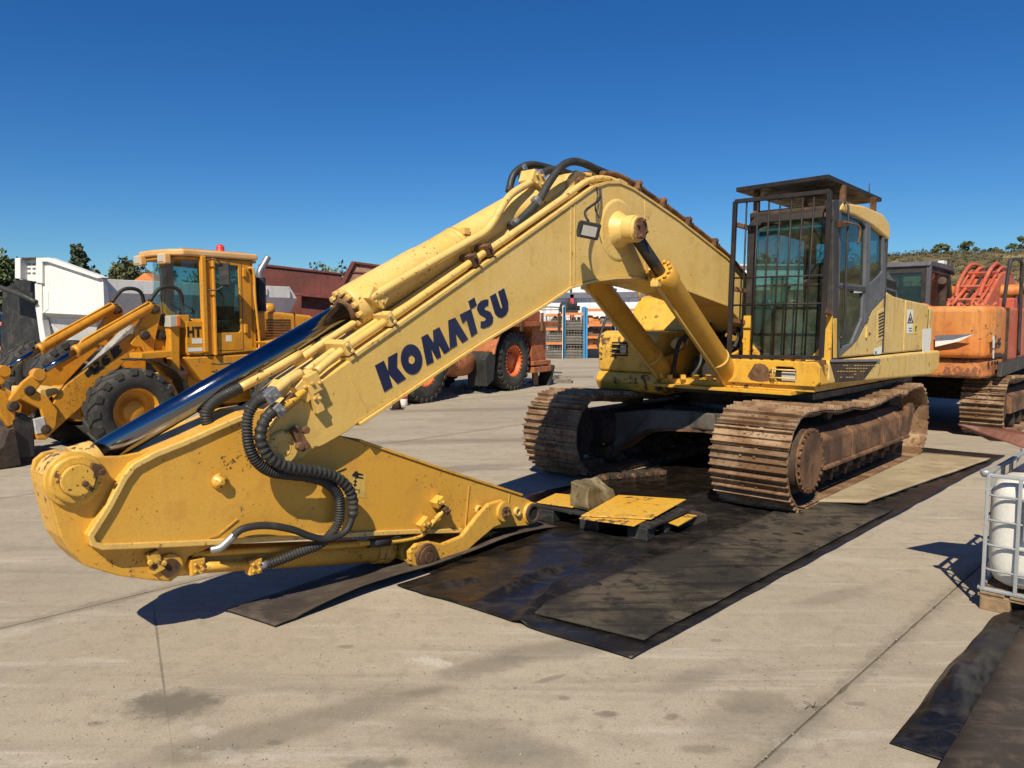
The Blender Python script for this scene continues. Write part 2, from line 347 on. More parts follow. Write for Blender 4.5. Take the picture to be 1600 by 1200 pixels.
# ================================================================ the yard
from mathutils import noise as mnoise
AX = Vector((math.cos(R(46)), math.sin(R(46)), 0)); AN = Vector((AX.y, -AX.x, 0))      # direction of the slab rows and across them
def concrete():
    m, nt, p, vec = new_mat('concrete'); geo = _n(nt, 'NewGeometry'); pos = geo.outputs['Position']
    oi = _n(nt, 'ObjectInfo')
    a = _noise(nt, pos, .35, 6, .6, .4); b = _noise(nt, pos, 1.7, 9, .68, .5); c = _noise(nt, pos, 9, 8, .7); f = _noise(nt, pos, 90, 5, .75)
    col = _mix(nt, _ramp(nt, a, .40, .60), (.338, .289, .224), (.415, .358, .282))
    col = _mix(nt, _math(nt, 'MULTIPLY', oi.outputs['Random'], .5), col, (.38, .325, .25))
    col = _mix(nt, _ramp(nt, b, .50, .66, 0, .42), col, (.25, .215, .17))
    col = _mix(nt, _ramp(nt, c, .50, .66, 0, .34), col, (.22, .185, .14)); col = _mix(nt, _ramp(nt, _noise(nt, pos, 3.6, 9, .75, 1.2), .53, .64, 0, .35), col, (.25, .21, .16))
    # long brushed streaks along the traffic direction
    st = _noise(nt, _map(nt, pos, (.22, 2.6, 1), (0, 0, R(-28))), 1.4, 7, .7, .5)
    col = _mix(nt, _ramp(nt, st, .51, .66, 0, .40), col, (.20, .175, .145))
    st2 = _noise(nt, _map(nt, pos, (.5, 5, 1), (0, 0, R(20)), (9, 4, 0)), 1.1, 8, .7, .3)
    col = _mix(nt, _ramp(nt, st2, .53, .66, 0, .42), col, (.52, .48, .42))
    # dirt gathered along the joints
    sep = _n(nt, 'SeparateXYZ'); nt.links.new(_map(nt, pos, (1, 1, 1), (0, 0, R(-46))), sep.inputs[0])
    yy = _math(nt, 'ADD', sep.outputs['Y'], -1.43 + 40.5 + 2.025)
    yy = _math(nt, 'ABSOLUTE', _math(nt, 'SUBTRACT', _math(nt, 'MODULO', yy, 4.05), 2.025), 0)
    yy = _math(nt, 'ADD', yy, _math(nt, 'MULTIPLY', _math(nt, 'SUBTRACT', c, .5), .30))
    col = _mix(nt, _ramp(nt, yy, .0, .09, .5, 0), col, (.13, .11, .09))
    # oil spots, spilled and scuffed places (x, y, rx, ry, angle, strength, light?)
    for u, v, rx, ry, ang, k, lt in ((270, 1100, .27, .17, 0, .85, 0), (620, 1190, .07, .05, 0, .6, 0), (575, 1195, .10, .06, 0, .6, 0), (665, 1080, .16, .05, 20, .4, 0), (470, 1130, .9, .16, 28, .5, 0),
                                     (760, 1040, .30, .12, 25, .5, 0), (860, 1015, .55, .16, 15, .5, 0), (950, 1115, .06, .04, 0, .7, 0), (730, 1150, .5, .15, -20, .35, 0), (1200, 1130, .45, .22, 10, .35, 0),
                                     (820, 1190, .35, .15, 0, .3, 0), (1080, 1060, .3, .1, 35, .35, 0), (1310, 930, .5, .1, 30, .3, 0), (250, 1025, 1.15, .007, -62.8, .7, 0), (1180, 1095, .22, .14, 10, .45, 0), (980, 985, .5, .05, 20, .4, 0), (430, 1160, .05, .03, 0, .6, 0), (1050, 1120, .05, .035, 30, .6, 0), (880, 1090, .04, .03, 0, .6, 0), (540, 1010, .05, .03, 0, .5, 0), (150, 1130, .05, .03, 0, .5, 0), (1120, 1000, .05, .03, 0, .5, 0), (1340, 1100, .06, .03, 0, .5, 0), (1100, 1170, .12, .05, 0, .5, 0), (860, 1060, .12, .025, 30, .5, 0),
                                     (675, 1033, .15, .06, -15, .55, 1), (360, 1180, .2, .05, -10, .22, 1), (30, 985, .35, .08, 40, .25, 1), (1290, 870, .6, .1, -15, .2, 1), (320, 1140, .1, .04, -30, .25, 1), (1240, 1160, .2, .05, -10, .2, 1),
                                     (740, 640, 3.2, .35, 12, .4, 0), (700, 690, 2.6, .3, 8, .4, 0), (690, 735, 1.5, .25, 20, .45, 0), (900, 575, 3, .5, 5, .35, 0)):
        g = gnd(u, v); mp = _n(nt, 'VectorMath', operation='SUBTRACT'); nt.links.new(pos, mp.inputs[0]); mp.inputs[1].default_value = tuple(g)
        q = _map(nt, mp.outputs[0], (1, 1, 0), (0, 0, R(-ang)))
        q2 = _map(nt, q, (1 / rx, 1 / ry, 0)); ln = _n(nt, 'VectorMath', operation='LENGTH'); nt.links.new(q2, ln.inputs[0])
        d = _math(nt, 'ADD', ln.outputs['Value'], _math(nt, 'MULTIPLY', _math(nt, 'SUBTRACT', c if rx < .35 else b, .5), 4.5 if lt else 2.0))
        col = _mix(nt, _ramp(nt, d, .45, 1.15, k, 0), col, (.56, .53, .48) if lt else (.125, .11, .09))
    col = _mix(nt, _ramp(nt, f, .40, .60, .30, 0), col, (.16, .135, .105))
    col = _mix(nt, _ramp(nt, _noise(nt, pos, 34, 2, .5), .69, .72, 0, .7), col, (.10, .085, .07))
    nt.links.new(col, p.inputs['Base Color']); nt.links.new(_ramp(nt, b, .3, .8, .75, .95), p.inputs['Roughness'])
    p.inputs['Specular IOR Level'].default_value = .25
    _bump(nt, p, _math(nt, 'ADD', _math(nt, 'MULTIPLY', f, .35), c), .25, .006)
concrete()
paint('earth', (.13, .105, .075), .95, (.2, .165, .115), 1, dirt=(.06, .05, .035), dirt_amt=.6, scale=.2, streak=0)
g = B().add([(-900, -60, -.045), (900, -60, -.045), (900, 1500, -.045), (-900, 1500, -.045)], [(0, 1, 2, 3)]).build('ground', 'earth'); tag(g, kind='structure')
yard = bpy.data.objects.new('concrete_yard', None); C.objects.link(yard); tag(yard, kind='structure')
random.seed(4)
_gap = .0035
for i in range(-9, 8):
    n0 = -1.43 + 4.05 * i
    for j in range(-2, 5):
        a0 = -4.2 + 14.0 * j + (3 if i % 2 else .0)
        c = AX * (a0 + 7) + AN * (n0 + 2.02)
        if c.y < -9 or c.y > 52 or abs(c.x) > 40: continue
        dz = random.uniform(-.003, .003); b = B(); P = []
        # edge of each slab slightly broken
        def edge(p, q, k):
            for e in range(k):
                t = e / k; r_ = p.lerp(q, t); yield r_
        A = AX * (a0 + _gap) + AN * (n0 + _gap); Bq = AX * (a0 + 14.0 - _gap) + AN * (n0 + _gap)
        Cq = AX * (a0 + 14.0 - _gap) + AN * (n0 + 4.05 - _gap); D = AX * (a0 + _gap) + AN * (n0 + 4.05 - _gap)
        near = c.length < 16; K = 160 if near else 1; cen = (A + Cq) / 2
        ring = [q for e in ((A, Bq), (Bq, Cq), (Cq, D), (D, A)) for q in edge(*e, K)]
        if near: ring = [q + (cen - q).normalized() * (.002 + max(0, mnoise.noise(q * 11)) * .012 + max(0, mnoise.noise(q * 3 + Vector((5, 0, 0))) - .35) * .14) for q in ring]
        top = [(q.x, q.y, dz) for q in ring]; m_ = len(ring)
        inn = [(lambda w_: (w_.x, w_.y, dz))(q + (cen - q).normalized() * (.006 + .01 * abs(mnoise.noise(q * 14)))) for q in ring]
        b.add(inn, [tuple(range(m_))]); b.add([(x, y, z - .004) for x, y, z in top] + inn, [(k, (k+1) % m_, (k+1) % m_ + m_, k + m_) for k in range(m_)])
        b.add([(x, y, -.04) for x, y, z in top] + [(x, y, z - .004) for x, y, z in top], [(k, (k+1) % m_, (k+1) % m_ + m_, k + m_) for k in range(m_)])
        b.build('slab', 'concrete', yard)
# ---------------------------------------------------------------- tarpaulins and mats
def sheet_mat(name, col, col2, rough, dust, dust_amt, bump=.2, spec=.5, oil=None):
    m, nt, p, vec = new_mat(name); geo = _n(nt, 'NewGeometry'); pos = geo.outputs['Position']
    a = _noise(nt, pos, 1.1, 7, .65, .3); b = _noise(nt, pos, 5, 9, .72, .15); f = _noise(nt, pos, 60, 4, .7)
    st = _noise(nt, _map(nt, pos, (.8, 7, 1), (0, 0, R(-46))), 1.5, 8, .7, .4)
    c = _mix(nt, _ramp(nt, a, .42, .58), col, col2)
    c = _mix(nt, _math(nt, 'MULTIPLY', _ramp(nt, b, .50, .64), dust_amt), c, dust)
    c = _mix(nt, _ramp(nt, st, .50, .64, 0, dust_amt * .9), c, dust)
    if oil: c = _mix(nt, _ramp(nt, _noise(nt, pos, 1.6, 5, .6, .5), .50, .60), c, oil)
    nt.links.new(c, p.inputs['Base Color'])
    nt.links.new(_ramp(nt, b, .3, .75, rough * .7, min(1, rough * 1.4)), p.inputs['Roughness']); p.inputs['Specular IOR Level'].default_value = spec
    _bump(nt, p, _math(nt, 'ADD', _math(nt, 'MULTIPLY', f, .25), b), bump, .01)
sheet_mat('tarp_black', (.006, .006, .007), (.013, .012, .012), .36, (.055, .044, .034), .38, .35)
sheet_mat('tarp_wet', (.006, .005, .005), (.014, .010, .008), .2, (.035, .024, .016), .5, .35)
sheet_mat('mat_grey', (.030, .026, .021), (.085, .068, .048), .75, (.012, .011, .010), .95, .6, .3)
sheet_mat('mat_brown', (.045, .036, .030), (.075, .058, .045), .8, (.12, .09, .07), .5, .4, .3)
sheet_mat('mat_tan', (.30, .235, .15), (.36, .29, .19), .9, (.18, .135, .085), .5, .3, .2)
def sheet(name, cs, mat, z=.004, amp=.004, nx=30, ny=30, th=.004, folds=(), lift=None, rag=0.0, seed=0, crease=0.0):
    a, b_, c, d = [Vector((p[0], p[1], 0)) for p in cs]; bb = B(); V = []
    for j in range(ny + 1):
        for i in range(nx + 1):
            s_, t_ = i / nx, j / ny
            p = a.lerp(b_, s_).lerp(d.lerp(c, s_), t_)
            h = z + amp * (1 + mnoise.noise(Vector((p.x * 2.2 + seed, p.y * 2.2, seed)))) + amp * .6 * (1 + mnoise.noise(Vector((p.x * 6 + seed, p.y * 6, 3.1))))
            if crease: h += min(1, 7 * min(s_, 1 - s_), 12 * min(t_, 1 - t_)) * crease * (1 - abs(mnoise.noise(Vector((p.x * 1.9 + seed*3, p.y * 1.9, 1.7))))) ** 9 + min(1, 7 * min(s_, 1 - s_), 12 * min(t_, 1 - t_)) * crease * .6 * (1 - abs(mnoise.noise(Vector((p.x * 4.1 + p.y * 2, p.y * 4.1 - seed, 7.7))))) ** 8
            for (q0, q1, wd, hh) in folds:
                q0, q1 = Vector((q0[0], q0[1], 0)), Vector((q1[0], q1[1], 0)); e = q1 - q0; k = max(0, min(1, (p - q0).dot(e) / e.length_squared))
                dd = (p - q0 - e * k).length + .03 * mnoise.noise(p * 3); h += hh * math.exp(-(dd / wd) ** 2) * math.sin(math.pi * min(1, max(0, k * .9 + .1)))
            if lift: h += lift(s_, t_)
            if rag and (i in (0, nx) or j in (0, ny)):
                p = p + Vector((mnoise.noise(p * 2.3 + Vector((seed, 0, 0))), mnoise.noise(p * 2.3 + Vector((0, seed, 5))), 0)) * rag
            V.append((p.x, p.y, h))
    w_ = nx + 1; bb.add(V, [(j*w_+i, j*w_+i+1, (j+1)*w_+i+1, (j+1)*w_+i) for j in range(ny) for i in range(nx)], True)
    o = bb.build(name, mat); md = o.modifiers.new('solid', 'SOLIDIFY'); md.thickness = th; md.offset = -1
    return o
def back(p, d): q = p + AX * d; return q
p0 = gnd(620, 916); p1 = gnd(986, 1032)
o = sheet('tarpaulin', [p0, p1, back(p1, 9.0), back(p0, 9.0)], 'tarp_black', .004, .006, 70, 200, .003, crease=.022, rag=.02, seed=1,
          folds=[(gnd(745, 945), gnd(900, 880), .05, .05), (gnd(800, 990), gnd(905, 890), .04, .045), (gnd(900, 890), gnd(1000, 850), .05, .04), (gnd(650, 925), gnd(760, 905), .06, .03), (gnd(870, 870), gnd(960, 1010), .03, .015)])
tag(o, 'long black plastic tarpaulin with a sharp corner on the concrete before the yellow excavator', 'tarpaulin')
q0 = back(p0, .35) - AN * 1.25; q1 = back(p0, .35) + AN * .1
o = sheet('tarpaulin', [q0, q1, back(q1, 7.5), back(q0, 7.5)], 'tarp_wet', .003, .005, 60, 140, .002, crease=.014, rag=.05, seed=4)
o.location.z = -.002
tag(o, 'oily wet black sheet under the left track and belly of the big excavator', 'tarpaulin')
m0 = gnd(818, 962); m1 = gnd(1006, 1007)
o = sheet('floor_mat', [m0, m1, back(m1, 4.3), back(m0, 4.3)], 'mat_grey', .032, .003, 14, 40, .012, rag=.012, seed=7)
tag(o, 'long grey scuffed mat lying on the black tarpaulin beside the rusty right track', 'mat')
k0 = gnd(1225, 790); k1 = gnd(1352, 792); k2 = gnd(1548, 722); k3 = gnd(1440, 712)
o = sheet('floor_mat', [k0, k1, k2, k3], 'mat_tan', .052, .003, 14, 24, .02, rag=.01, seed=9)
tag(o, 'pale tan mat along the outer side of the right track', 'mat')
a0, a1, a2, a3 = gnd(355, 957), gnd(430, 981), gnd(872, 826), gnd(800, 806)
o = sheet('floor_mat', [a0, a1, a2, a3], 'mat_brown', .004, .004, 14, 60, .012, rag=.012, seed=11,
          lift=lambda s_, t_: .07 * s_ ** 3 * math.sin(math.pi * min(1, max(0, (t_ - .05) / .95))) ** .7 * (1 + .4 * math.sin(t_ * 9)))
tag(o, 'narrow brown mat with a curled near edge lying under the lowered yellow arm', 'mat')
f0, f1, f2, f3 = gnd(1390, 1166), gnd(1490, 1200) + Vector((.8, -.62, 0)), gnd(1600, 985) + Vector((1.6, 1.2, 0)), gnd(1552, 966)
o = sheet('tarpaulin', [f0, f1, f2, f3], 'tarp_black', .003, .006, 80, 90, .002, crease=.026, rag=.02, seed=13,
          folds=[(gnd(1450, 1130), gnd(1520, 1020), .04, .05), (gnd(1500, 1120), gnd(1540, 1010), .03, .035), (gnd(1440, 1150), gnd(1520, 1165), .03, .03), (gnd(1490, 1050), gnd(1500, 1140), .03, .02)])
tag(o, 'crumpled black plastic sheet in the right foreground under the white tank', 'tarpaulin')
h0 = gnd(1476, 1200); h3 = gnd(1598, 985)
dirh = (h3 - h0).normalized(); nh = Vector((dirh.y, -dirh.x, 0))
h0 = h0 - dirh * .9
o = sheet('floor_mat', [h0, h0 + nh * 1.3, h3 + nh * 1.3 - dirh * .2, h3 - dirh * .1], 'mat_brown', .05, .003, 12, 24, .012, rag=.012, seed=15)
tag(o, 'dark brown mat lying on the crumpled black sheet at the right front edge', 'mat')

# ---------------------------------------------------------------- grit and a twig on the concrete
rg = random.Random(19); b = B()
for k in range(1100):
    u, v = rg.uniform(-50, 1650), 640 + 580 * rg.random() ** .7
    if k % 3 == 0:
        t_ = rg.uniform(-3, 9); q = AX * t_ + AN * (-1.43 + rg.gauss(0, .05))
        if q.y < 2.6: continue
    else: q = gnd(u, v)
    s_ = rg.uniform(.0025, .0075); a_ = rg.uniform(0, 3)
    P = [q + Vector((math.cos(a_ + i*2.1)*s_*rg.uniform(.7,1.3), math.sin(a_ + i*2.1)*s_*rg.uniform(.7,1.3), .001)) for i in range(3)]; top_ = q + Vector((0, 0, s_*rg.uniform(.7,1.3)))
    b.add([*P, top_], [(0,1,3),(1,2,3),(2,0,3)])
paint('grit', (.22, .19, .15), .9, (.36, .33, .28), 1, streak=0, scale=4)
tag(b.build('grit', 'grit'), 'fine grit and stone chips scattered over the concrete', 'grit', kind='stuff')
p = gnd(1270, 1106); D = thing('twig', 'small dry twig lying on the slab joint in the right foreground', 'twig', p, .4); D.scale = (.7, .7, .7)
for k in range(5): a_ = k*1.3 + .3; B().tube([(0,0,.006), (math.cos(a_)*.03, math.sin(a_)*.03, .018), (math.cos(a_+.3)*.07, math.sin(a_+.3)*.07, .012 + .01*(k % 2))], .0022, 5, 3).build('stem', 'bark' if 'bark' in MAT else 'rust_dark', D)
# ================================================================ the big yellow excavator
E = Frame((3.03, 10.0), 227); U = Frame((3.03, 10.0), 226)
X = thing('excavator', 'big weathered yellow crawler excavator with its arm folded down onto the mats', 'excavator', **fr(E))
BT0, BT1, BC = -.36, .22, -.07                      # boom sides and centre plane
# ---- boom
topl = [(420,674),(434,655),(462,632),(500,597),(547,564),(640,499),(760,414),(814,376),(892,320),(928,294),(949,287),(968,287),(988,296),(1021,318),(1060,345),(1135,404)]
botl = [(1135,476),(1072,452),(1040,443),(1010,436),(988,432),(960,433),(928,437),(892,447),(844,479),(760,529),(713,559),(640,608),(560,661),(540,676),(505,696),(486,703),(470,718),(450,725),(430,714),(421,695)]
topL = E.poly(topl, BT1) + [(.35, 2.33), (.12, 2.12)]; botL = [(.05, 1.95), (.12, 1.80), (.3, 1.75)] + E.poly(botl, BT1)
boom = B().prism(topL + botL, BT0, BT1).build('boom', 'yellow_boom', X, .006)
b = B().strip(topL[4:], -.022, BT0 - .012, BT1 + .012).build('top_plate', 'yellow_rail', boom)
b = B().strip(botL[2:16], -.022, BT0 - .02, BT1 + .02).build('bottom_plate', 'yellow_rail', boom, .003)
# welded seams on the face
for pa, wd in (([(893,323),(892,446)],.012), ([(899,319),(898,444)],.012), ([(548,588),(574,642)],.008), ([(1008,312),(1008,432)],.008)):
    B().strip(E.poly(pa, BT1), wd, BT1 - .002, BT1 + .005).build('weld_seam', 'yellow_boom', boom)
# boss for the boom cylinders
c = E.t(966, 360, BT1); boss = B()
boss.lathe([(.30,0),(.30,.35),(.27,1)], (c.x, BT1 - .005, c.z), (c.x, BT1 + .012, c.z), 36)
boss.lathe([(.19,0),(.17,.25),(.145,.6),(.13,1)], (c.x, BT1, c.z), (c.x, BT1 + .11, c.z), 32)
boss.lathe([(.115,0),(.115,1)], (c.x, BT0 - .26, c.z), (c.x, BT1 + .25, c.z), 28)
boss.build('cylinder_boss', 'yellow_boom', X, .004)
PIN = Vector((c.x, .37, c.z))
b = B(); b.ring((c.x, BT1 + .255, c.z), (0,1,0), .10, .05, .03); b.lathe([(.05,0),(.05,1)], (c.x, BT1+.23, c.z), (c.x, BT1+.275, c.z), 20); b.bolts((c.x, BT1+.27, c.z), (0,1,0), .078, 4, .016, .02, .4)
b.obox((c.x + .02, BT1 + .265, c.z - .06), (.16, .03, .06)); b.build('pin_retainer', 'rust', X)
# letters, traced on the boom's side
def zl(pts, x0=570, y0=440, k=.15): return [(x0 + x * k, y0 + y * k) for x, y in pts]
LET = [
 [(107,875),(200,823),(245,940),(245,790),(338,738),(335,890),(430,1010),(340,1065),(250,962),(290,1095),(205,1150)],
 [(590,580),(655,545),(720,640),(712,510),(778,474),(890,712),(828,755),(768,655),(795,785),(750,806),(690,695),(718,835),(648,872)],
 [(870,405),(942,374),(1078,598),(1015,640),(948,540),(962,665),(890,705)],
 [(990,345),(1103,287),(1080,207),(1142,165),(1168,245),(1108,284),(1175,530),(1112,577),(1060,395),(1020,435)],
 [(1288,185),(1286,250),(1262,255),(1245,275),(1252,293),(1310,316),(1338,370),(1332,430),(1300,465),(1240,487),(1208,480),(1210,415),(1250,410),(1266,390),(1250,370),(1195,340),(1170,290),(1180,235),(1215,200),(1255,186)],
 [(1305,155),(1365,120),(1415,270),(1425,284),(1435,268),(1390,105),(1452,68),(1495,215),(1496,290),(1472,345),(1430,375),(1390,368),(1358,335)]]
for L in LET:
    b = B(); b.ex([E.t(u, v, BT1 + .0045) for u, v in zl(L)], (0, -.004, 0)); b.build('letter', 'decal_navy', boom)
b = B(); N = 28
def ell(cx, cy, a, bb, rot, k):
    th = 2 * math.pi * k / N; x, y = a * math.cos(th), bb * math.sin(th); return (cx + x*math.cos(rot) - y*math.sin(rot), cy + x*math.sin(rot) + y*math.cos(rot))
oo = [E.t(u, v, BT1 + .0045) for u, v in zl([ell(487, 809, 112, 158, -.1, k) for k in range(N)])]
ii = [E.t(u, v, BT1 + .0045) for u, v in zl([ell(487, 812, 34, 47, -.1, k) for k in range(N)])]
b.add(oo + ii, [(k, (k+1) % N, (k+1) % N + N, k + N) for k in range(N)]); b.build('letter', 'decal_navy', boom)
# ---- arm
AT0, AT1 = -.26, .12
box_px = [(440,648),(415,640),(384,645),(330,668),(290,686),(240,706),(206,724),(189,745),(165,790),(136,836),(141,853),(158,859),(300,853),(430,845),(560,838),(640,834),(720,832),(800,823),(825,821),(838,815),(843,800),(836,787),(815,775),(700,738),(560,690),(500,672)]
abox = E.poly(box_px, AT1)
arm = B().prism(abox, AT0, AT1).build('arm', 'yellow_arm', X, .006)
rim = [abox[i] for i in range(2, 17)]
b = B().strip(rim, -.035, AT1 - .002, AT1 + .022).strip(rim, -.035, AT0 - .022, AT0 + .002)
b.build('rim_bar', 'yellow_rail', arm, .006)
b = B().strip([abox[i] for i in (22, 23, 24)], .02, AT0 - .012, AT1 + .012).build('top_plate', 'yellow_arm', arm, .003)
for pa in ([(734,758),(727,832)], [(797,772),(795,786)], [(372,812),(340,838),(327,842)]): B().strip(E.poly(pa, AT1), .010, AT1-.002, AT1+.006).build('weld_seam', 'yellow_arm', arm)
# tail bracket: two plates, a wrapped end plate between them
tail_px = [(72,745),(76,728),(90,716),(110,711),(150,714),(190,713),(240,703),(384,645),(400,845),(330,855),(295,870),(283,893),(268,909),(240,907),(185,900),(132,884),(110,862),(96,840),(84,800),(75,765)]
tp = E.poly(tail_px, .07)
b = B().prism(tp, .03, .07).build('tail_plate', 'yellow_arm', arm, .006); b = B().prism(tp, -.21, -.17).build('tail_plate', 'yellow_arm', arm, .006)
b = B().strip([tp[i] for i in (0, 19, 18, 17, 16, 15, 14, 13, 12)], -.02, -.17, .03).build('end_plate', 'yellow_arm', arm)
pz = E.t(115, 748, .07); TP = Vector((pz.x, BC, pz.z))
b = B().lathe([(.15,0),(.15,.5),(.125,.52),(.125,1)], (pz.x, .065, pz.z), (pz.x, .125, pz.z), 32); b.lathe([(.085,0),(.085,1)], (pz.x, .1, pz.z), (pz.x, .155, pz.z), 28)
b.lathe([(.12,0),(.12,1)], (pz.x, -.235, pz.z), (pz.x, -.205, pz.z), 32); b.build('pin_boss', 'yellow_chipped', arm, .006)
q = E.t(142, 745, .12); b = B(); b.obox((q.x, .125, q.z), (.05, .05, .15), Matrix.Rotation(-.35, 3, 'Y')); b.bolts((q.x, .15, q.z), (0,1,0), .05, 2, .018, .025, 1.3); b.build('pin_lock', 'rust', arm, .004)
for (u, v, r_) in ((342, 752, .04),):
    q = E.t(u, v, AT1); b = B().lathe([(r_*1.25,0),(r_*1.2,.3),(r_,.35),(r_*.95,.8),(r_*.4,.85),(r_*.4,1)], (q.x, AT1, q.z), (q.x, AT1 + .05, q.z), 18); b.build('stop_boss', 'yellow_arm', arm)
q = E.t(262, 885, .07); BP = Vector((q.x, BC, q.z))
b = B().lathe([(.08,0),(.08,1)], (q.x, .065, q.z), (q.x, .10, q.z), 22); b.build('pin_boss', 'yellow_arm', arm, .005)
b = B().lathe([(.055,0),(.055,1)], (q.x, .09, q.z), (q.x, .112, q.z), 20); b.build('pin', 'rust', arm)
q2 = E.t(243, 878, .1); b = B(); b.obox((q2.x, .09, q2.z), (.07, .05, .13), Matrix.Rotation(.3, 3, 'Y')); b.bolts((q2.x, .115, q2.z), (0,1,0), .04, 2, .018, .02, .5); b.build('pin_lock', 'yellow_chipped', arm, .005)
# boom-to-arm pivot
q = E.t(440, 700, BT1); b = B().lathe([(.115,0),(.115,.6),(.10,1)], (q.x, BT1-.002, q.z), (q.x, BT1+.03, q.z), 30); b.ring((q.x, BT1+.03, q.z), (0,1,0), .05, .043, .006); b.build('pivot_boss', 'yellow_boom', boom, .003)
q = E.t(462, 684, BT1); b = B(); b.obox((q.x, BT1+.045, q.z), (.06, .05, .17), Matrix.Rotation(.5, 3, 'Y')); b.bolts((q.x+.02, BT1+.07, q.z-.05), (0,1,0), .01, 1, .03, .04); b.bolts((q.x-.03, BT1+.07, q.z+.05), (0,1,0), .01, 1, .028, .03); b.build('pin_lock', 'rust', boom, .006)
# arm tip
q = E.t(828, 801, AT1); TIP = q.copy()
b = B().lathe([(.095,0),(.095,1)], (q.x, AT0-.04, q.z), (q.x, AT1+.03, q.z), 28); b.build('tip_boss', 'yellow_arm', arm)
b = B().ring((q.x, AT1+.036, q.z), (0,1,0), .088, .062, .03); b.lathe([(.062,0),(.062,1)], (q.x, AT1+.01, q.z), (q.x, AT1+.028, q.z), 22); b.build('tip_bushing', 'rust_dark', arm, .004)
B().lathe([(.063,0),(.063,1)], (q.x, AT1+.030, q.z), (q.x, AT1+.034, q.z), 22).build('bore_shade', 'dark_void', arm)  # near-black disc; shade inside the bore put into its colour
for u, v in ((747, 796), (807, 799)):
    q = E.t(u, v, AT1); b = B().ring((q.x, AT1+.012, q.z), (0,1,0), .038, .024, .03, 18); b.build('grease_ring', 'yellow_rail', arm)
# ---- bucket cylinder and links
LP = E.t(665, 869, .20); LP = Vector((LP.x, BC, LP.z)); UPp = E.t(786, 799, .20)
bc = bpy.data.objects.new('bucket_cylinder', None); C.objects.link(bc); bc.parent = X
ax = (LP - BP); L_ = ax.length; ax = ax / L_
def on(d, off=0): return BP + ax * d
b = B().cyl(on(.10), on(L_ - .22), .088, n=24).lathe([(.10,0),(.10,.5),(.105,.55),(.105,1)], on(L_ - .30), on(L_ - .15), 24).lathe([(.088,0),(.095,.3),(.095,1)], on(.08), on(.2), 24)
b.build('barrel', 'yellow_arm', bc, .004)
b = B().cyl(on(L_ - .16), on(L_ - .02), .05, n=18).build('rod', 'yellow_chipped', bc)
b = B().lathe([(.085,0),(.085,1)], LP + Vector((0,-.1,0)), LP + Vector((0,.1,0)), 24).build('rod_eye', 'yellow_chipped', bc)
b = B().lathe([(.085,0),(.085,1)], BP + Vector((0,-.1,0)), BP + Vector((0,.1,0)), 24).build('base_eye', 'yellow_arm', bc)
def linkplate(name, t, mat):
    px = [(641,882),(640,862),(652,850),(672,846),(692,850),(722,838),(748,805),(765,787),(785,781),(798,788),(801,803),(790,818),(772,825),(745,848),(710,880),(690,890),(662,893)]
    return B().prism(E.poly(px, .20), t - .045, t).build(name, mat, X, .012)
lk = linkplate('bucket_link', .20, 'yellow_arm'); linkplate('bucket_link', -.30, 'yellow_arm')
b = B().lathe([(.10,0),(.10,1)], (LP.x, .19, LP.z), (LP.x, .225, LP.z), 26).ring((LP.x, .235, LP.z), (0,1,0), .085, .05, .02).lathe([(.045,0),(.045,1)], (LP.x, .22, LP.z), (LP.x, .25, LP.z), 18)
b.build('pin_cap', 'rust', lk, .003)
b = B().lathe([(.085,0),(.085,1)], (UPp.x, .19, UPp.z), (UPp.x, .225, UPp.z), 24).build('pin_boss', 'yellow_arm', lk, .005)
b = B().lathe([(.05,0),(.05,1)], (UPp.x, .22, UPp.z), (UPp.x, .245, UPp.z), 8, True, False).bolts((UPp.x, .235, UPp.z), (0,1,0), .03, 4, .012, .02).build('pin_cap', 'rust', lk, .003)
b = B().cyl((LP.x, -.34, LP.z), (LP.x, .2, LP.z), .05, n=18).cyl((UPp.x, -.34, UPp.z), (UPp.x, .2, UPp.z), .045, n=18).build('link_pin', 'rust_dark', X)
hp = E.t(772, 846, BC + .1); b = B()
b.prism([(LP.x+.09, LP.z-.05), (LP.x+.05, LP.z+.06), (hp.x, hp.z+.085), (hp.x-.06, hp.z+.05), (hp.x-.06, hp.z-.05), (hp.x, hp.z-.085)], BC-.13, BC+.09)
b.lathe([(.085,0),(.085,1)], (hp.x, BC-.16, hp.z), (hp.x, BC+.12, hp.z), 24); b.build('tipping_link', 'yellow_chipped', X, .006)
b = B().ring((hp.x, BC+.125, hp.z), (0,1,0), .08, .05, .02).build('link_bushing', 'rust_dark', X)
# small fittings on the arm's flank
def fit(u, v, t, size, rot, mat='yellow_arm', name='pipe_clamp', par=None):
    q = E.t(u, v, t); b = B(); b.obox(q, size, Matrix.Rotation(rot, 3, 'Y')); b.bolts(q + Vector((0, size[1]/2, 0)), (0,1,0), min(size[0], size[2]) * .3, 2, .014, .016, .8)
    return b.build(name, mat, par or arm, .005)
fit(662, 818, AT1+.03, (.10, .06, .07), .6); fit(684, 784, AT1+.04, (.09, .08, .06), .5, 'yellow_chipped'); fit(694, 797, AT1+.06, (.05, .08, .06), .5, 'rust')
b = B().tube(E.path([(560,849,.1),(620,845,.1),(655,838,.12),(668,826,.15),(680,812,.16),(694,797,.18)]), .020, 10).build('grease_pipe', 'yellow_chipped', arm)
b = B().tube(E.path([(300,866,.05),(380,861,.05),(470,856,.05),(575,849,.09)]), .021, 10).build('steel_pipe', 'yellow_arm', bc)
b = B().tube(E.path([(575,849,.09),(608,846,.1)]), .034, 10, 1).build('pipe_sleeve', 'black_steel', bc)
for k, (u, v) in enumerate(((306, 884), (396, 884))):
    q = E.t(u, v, .06); b = B(); b.obox(q, (.09, .07, .10)); b.bolts(q + Vector((0, .035, 0)), (0,1,0), .03, 4, .012, .016); b.build('hose_block', 'yellow_arm', bc, .01)
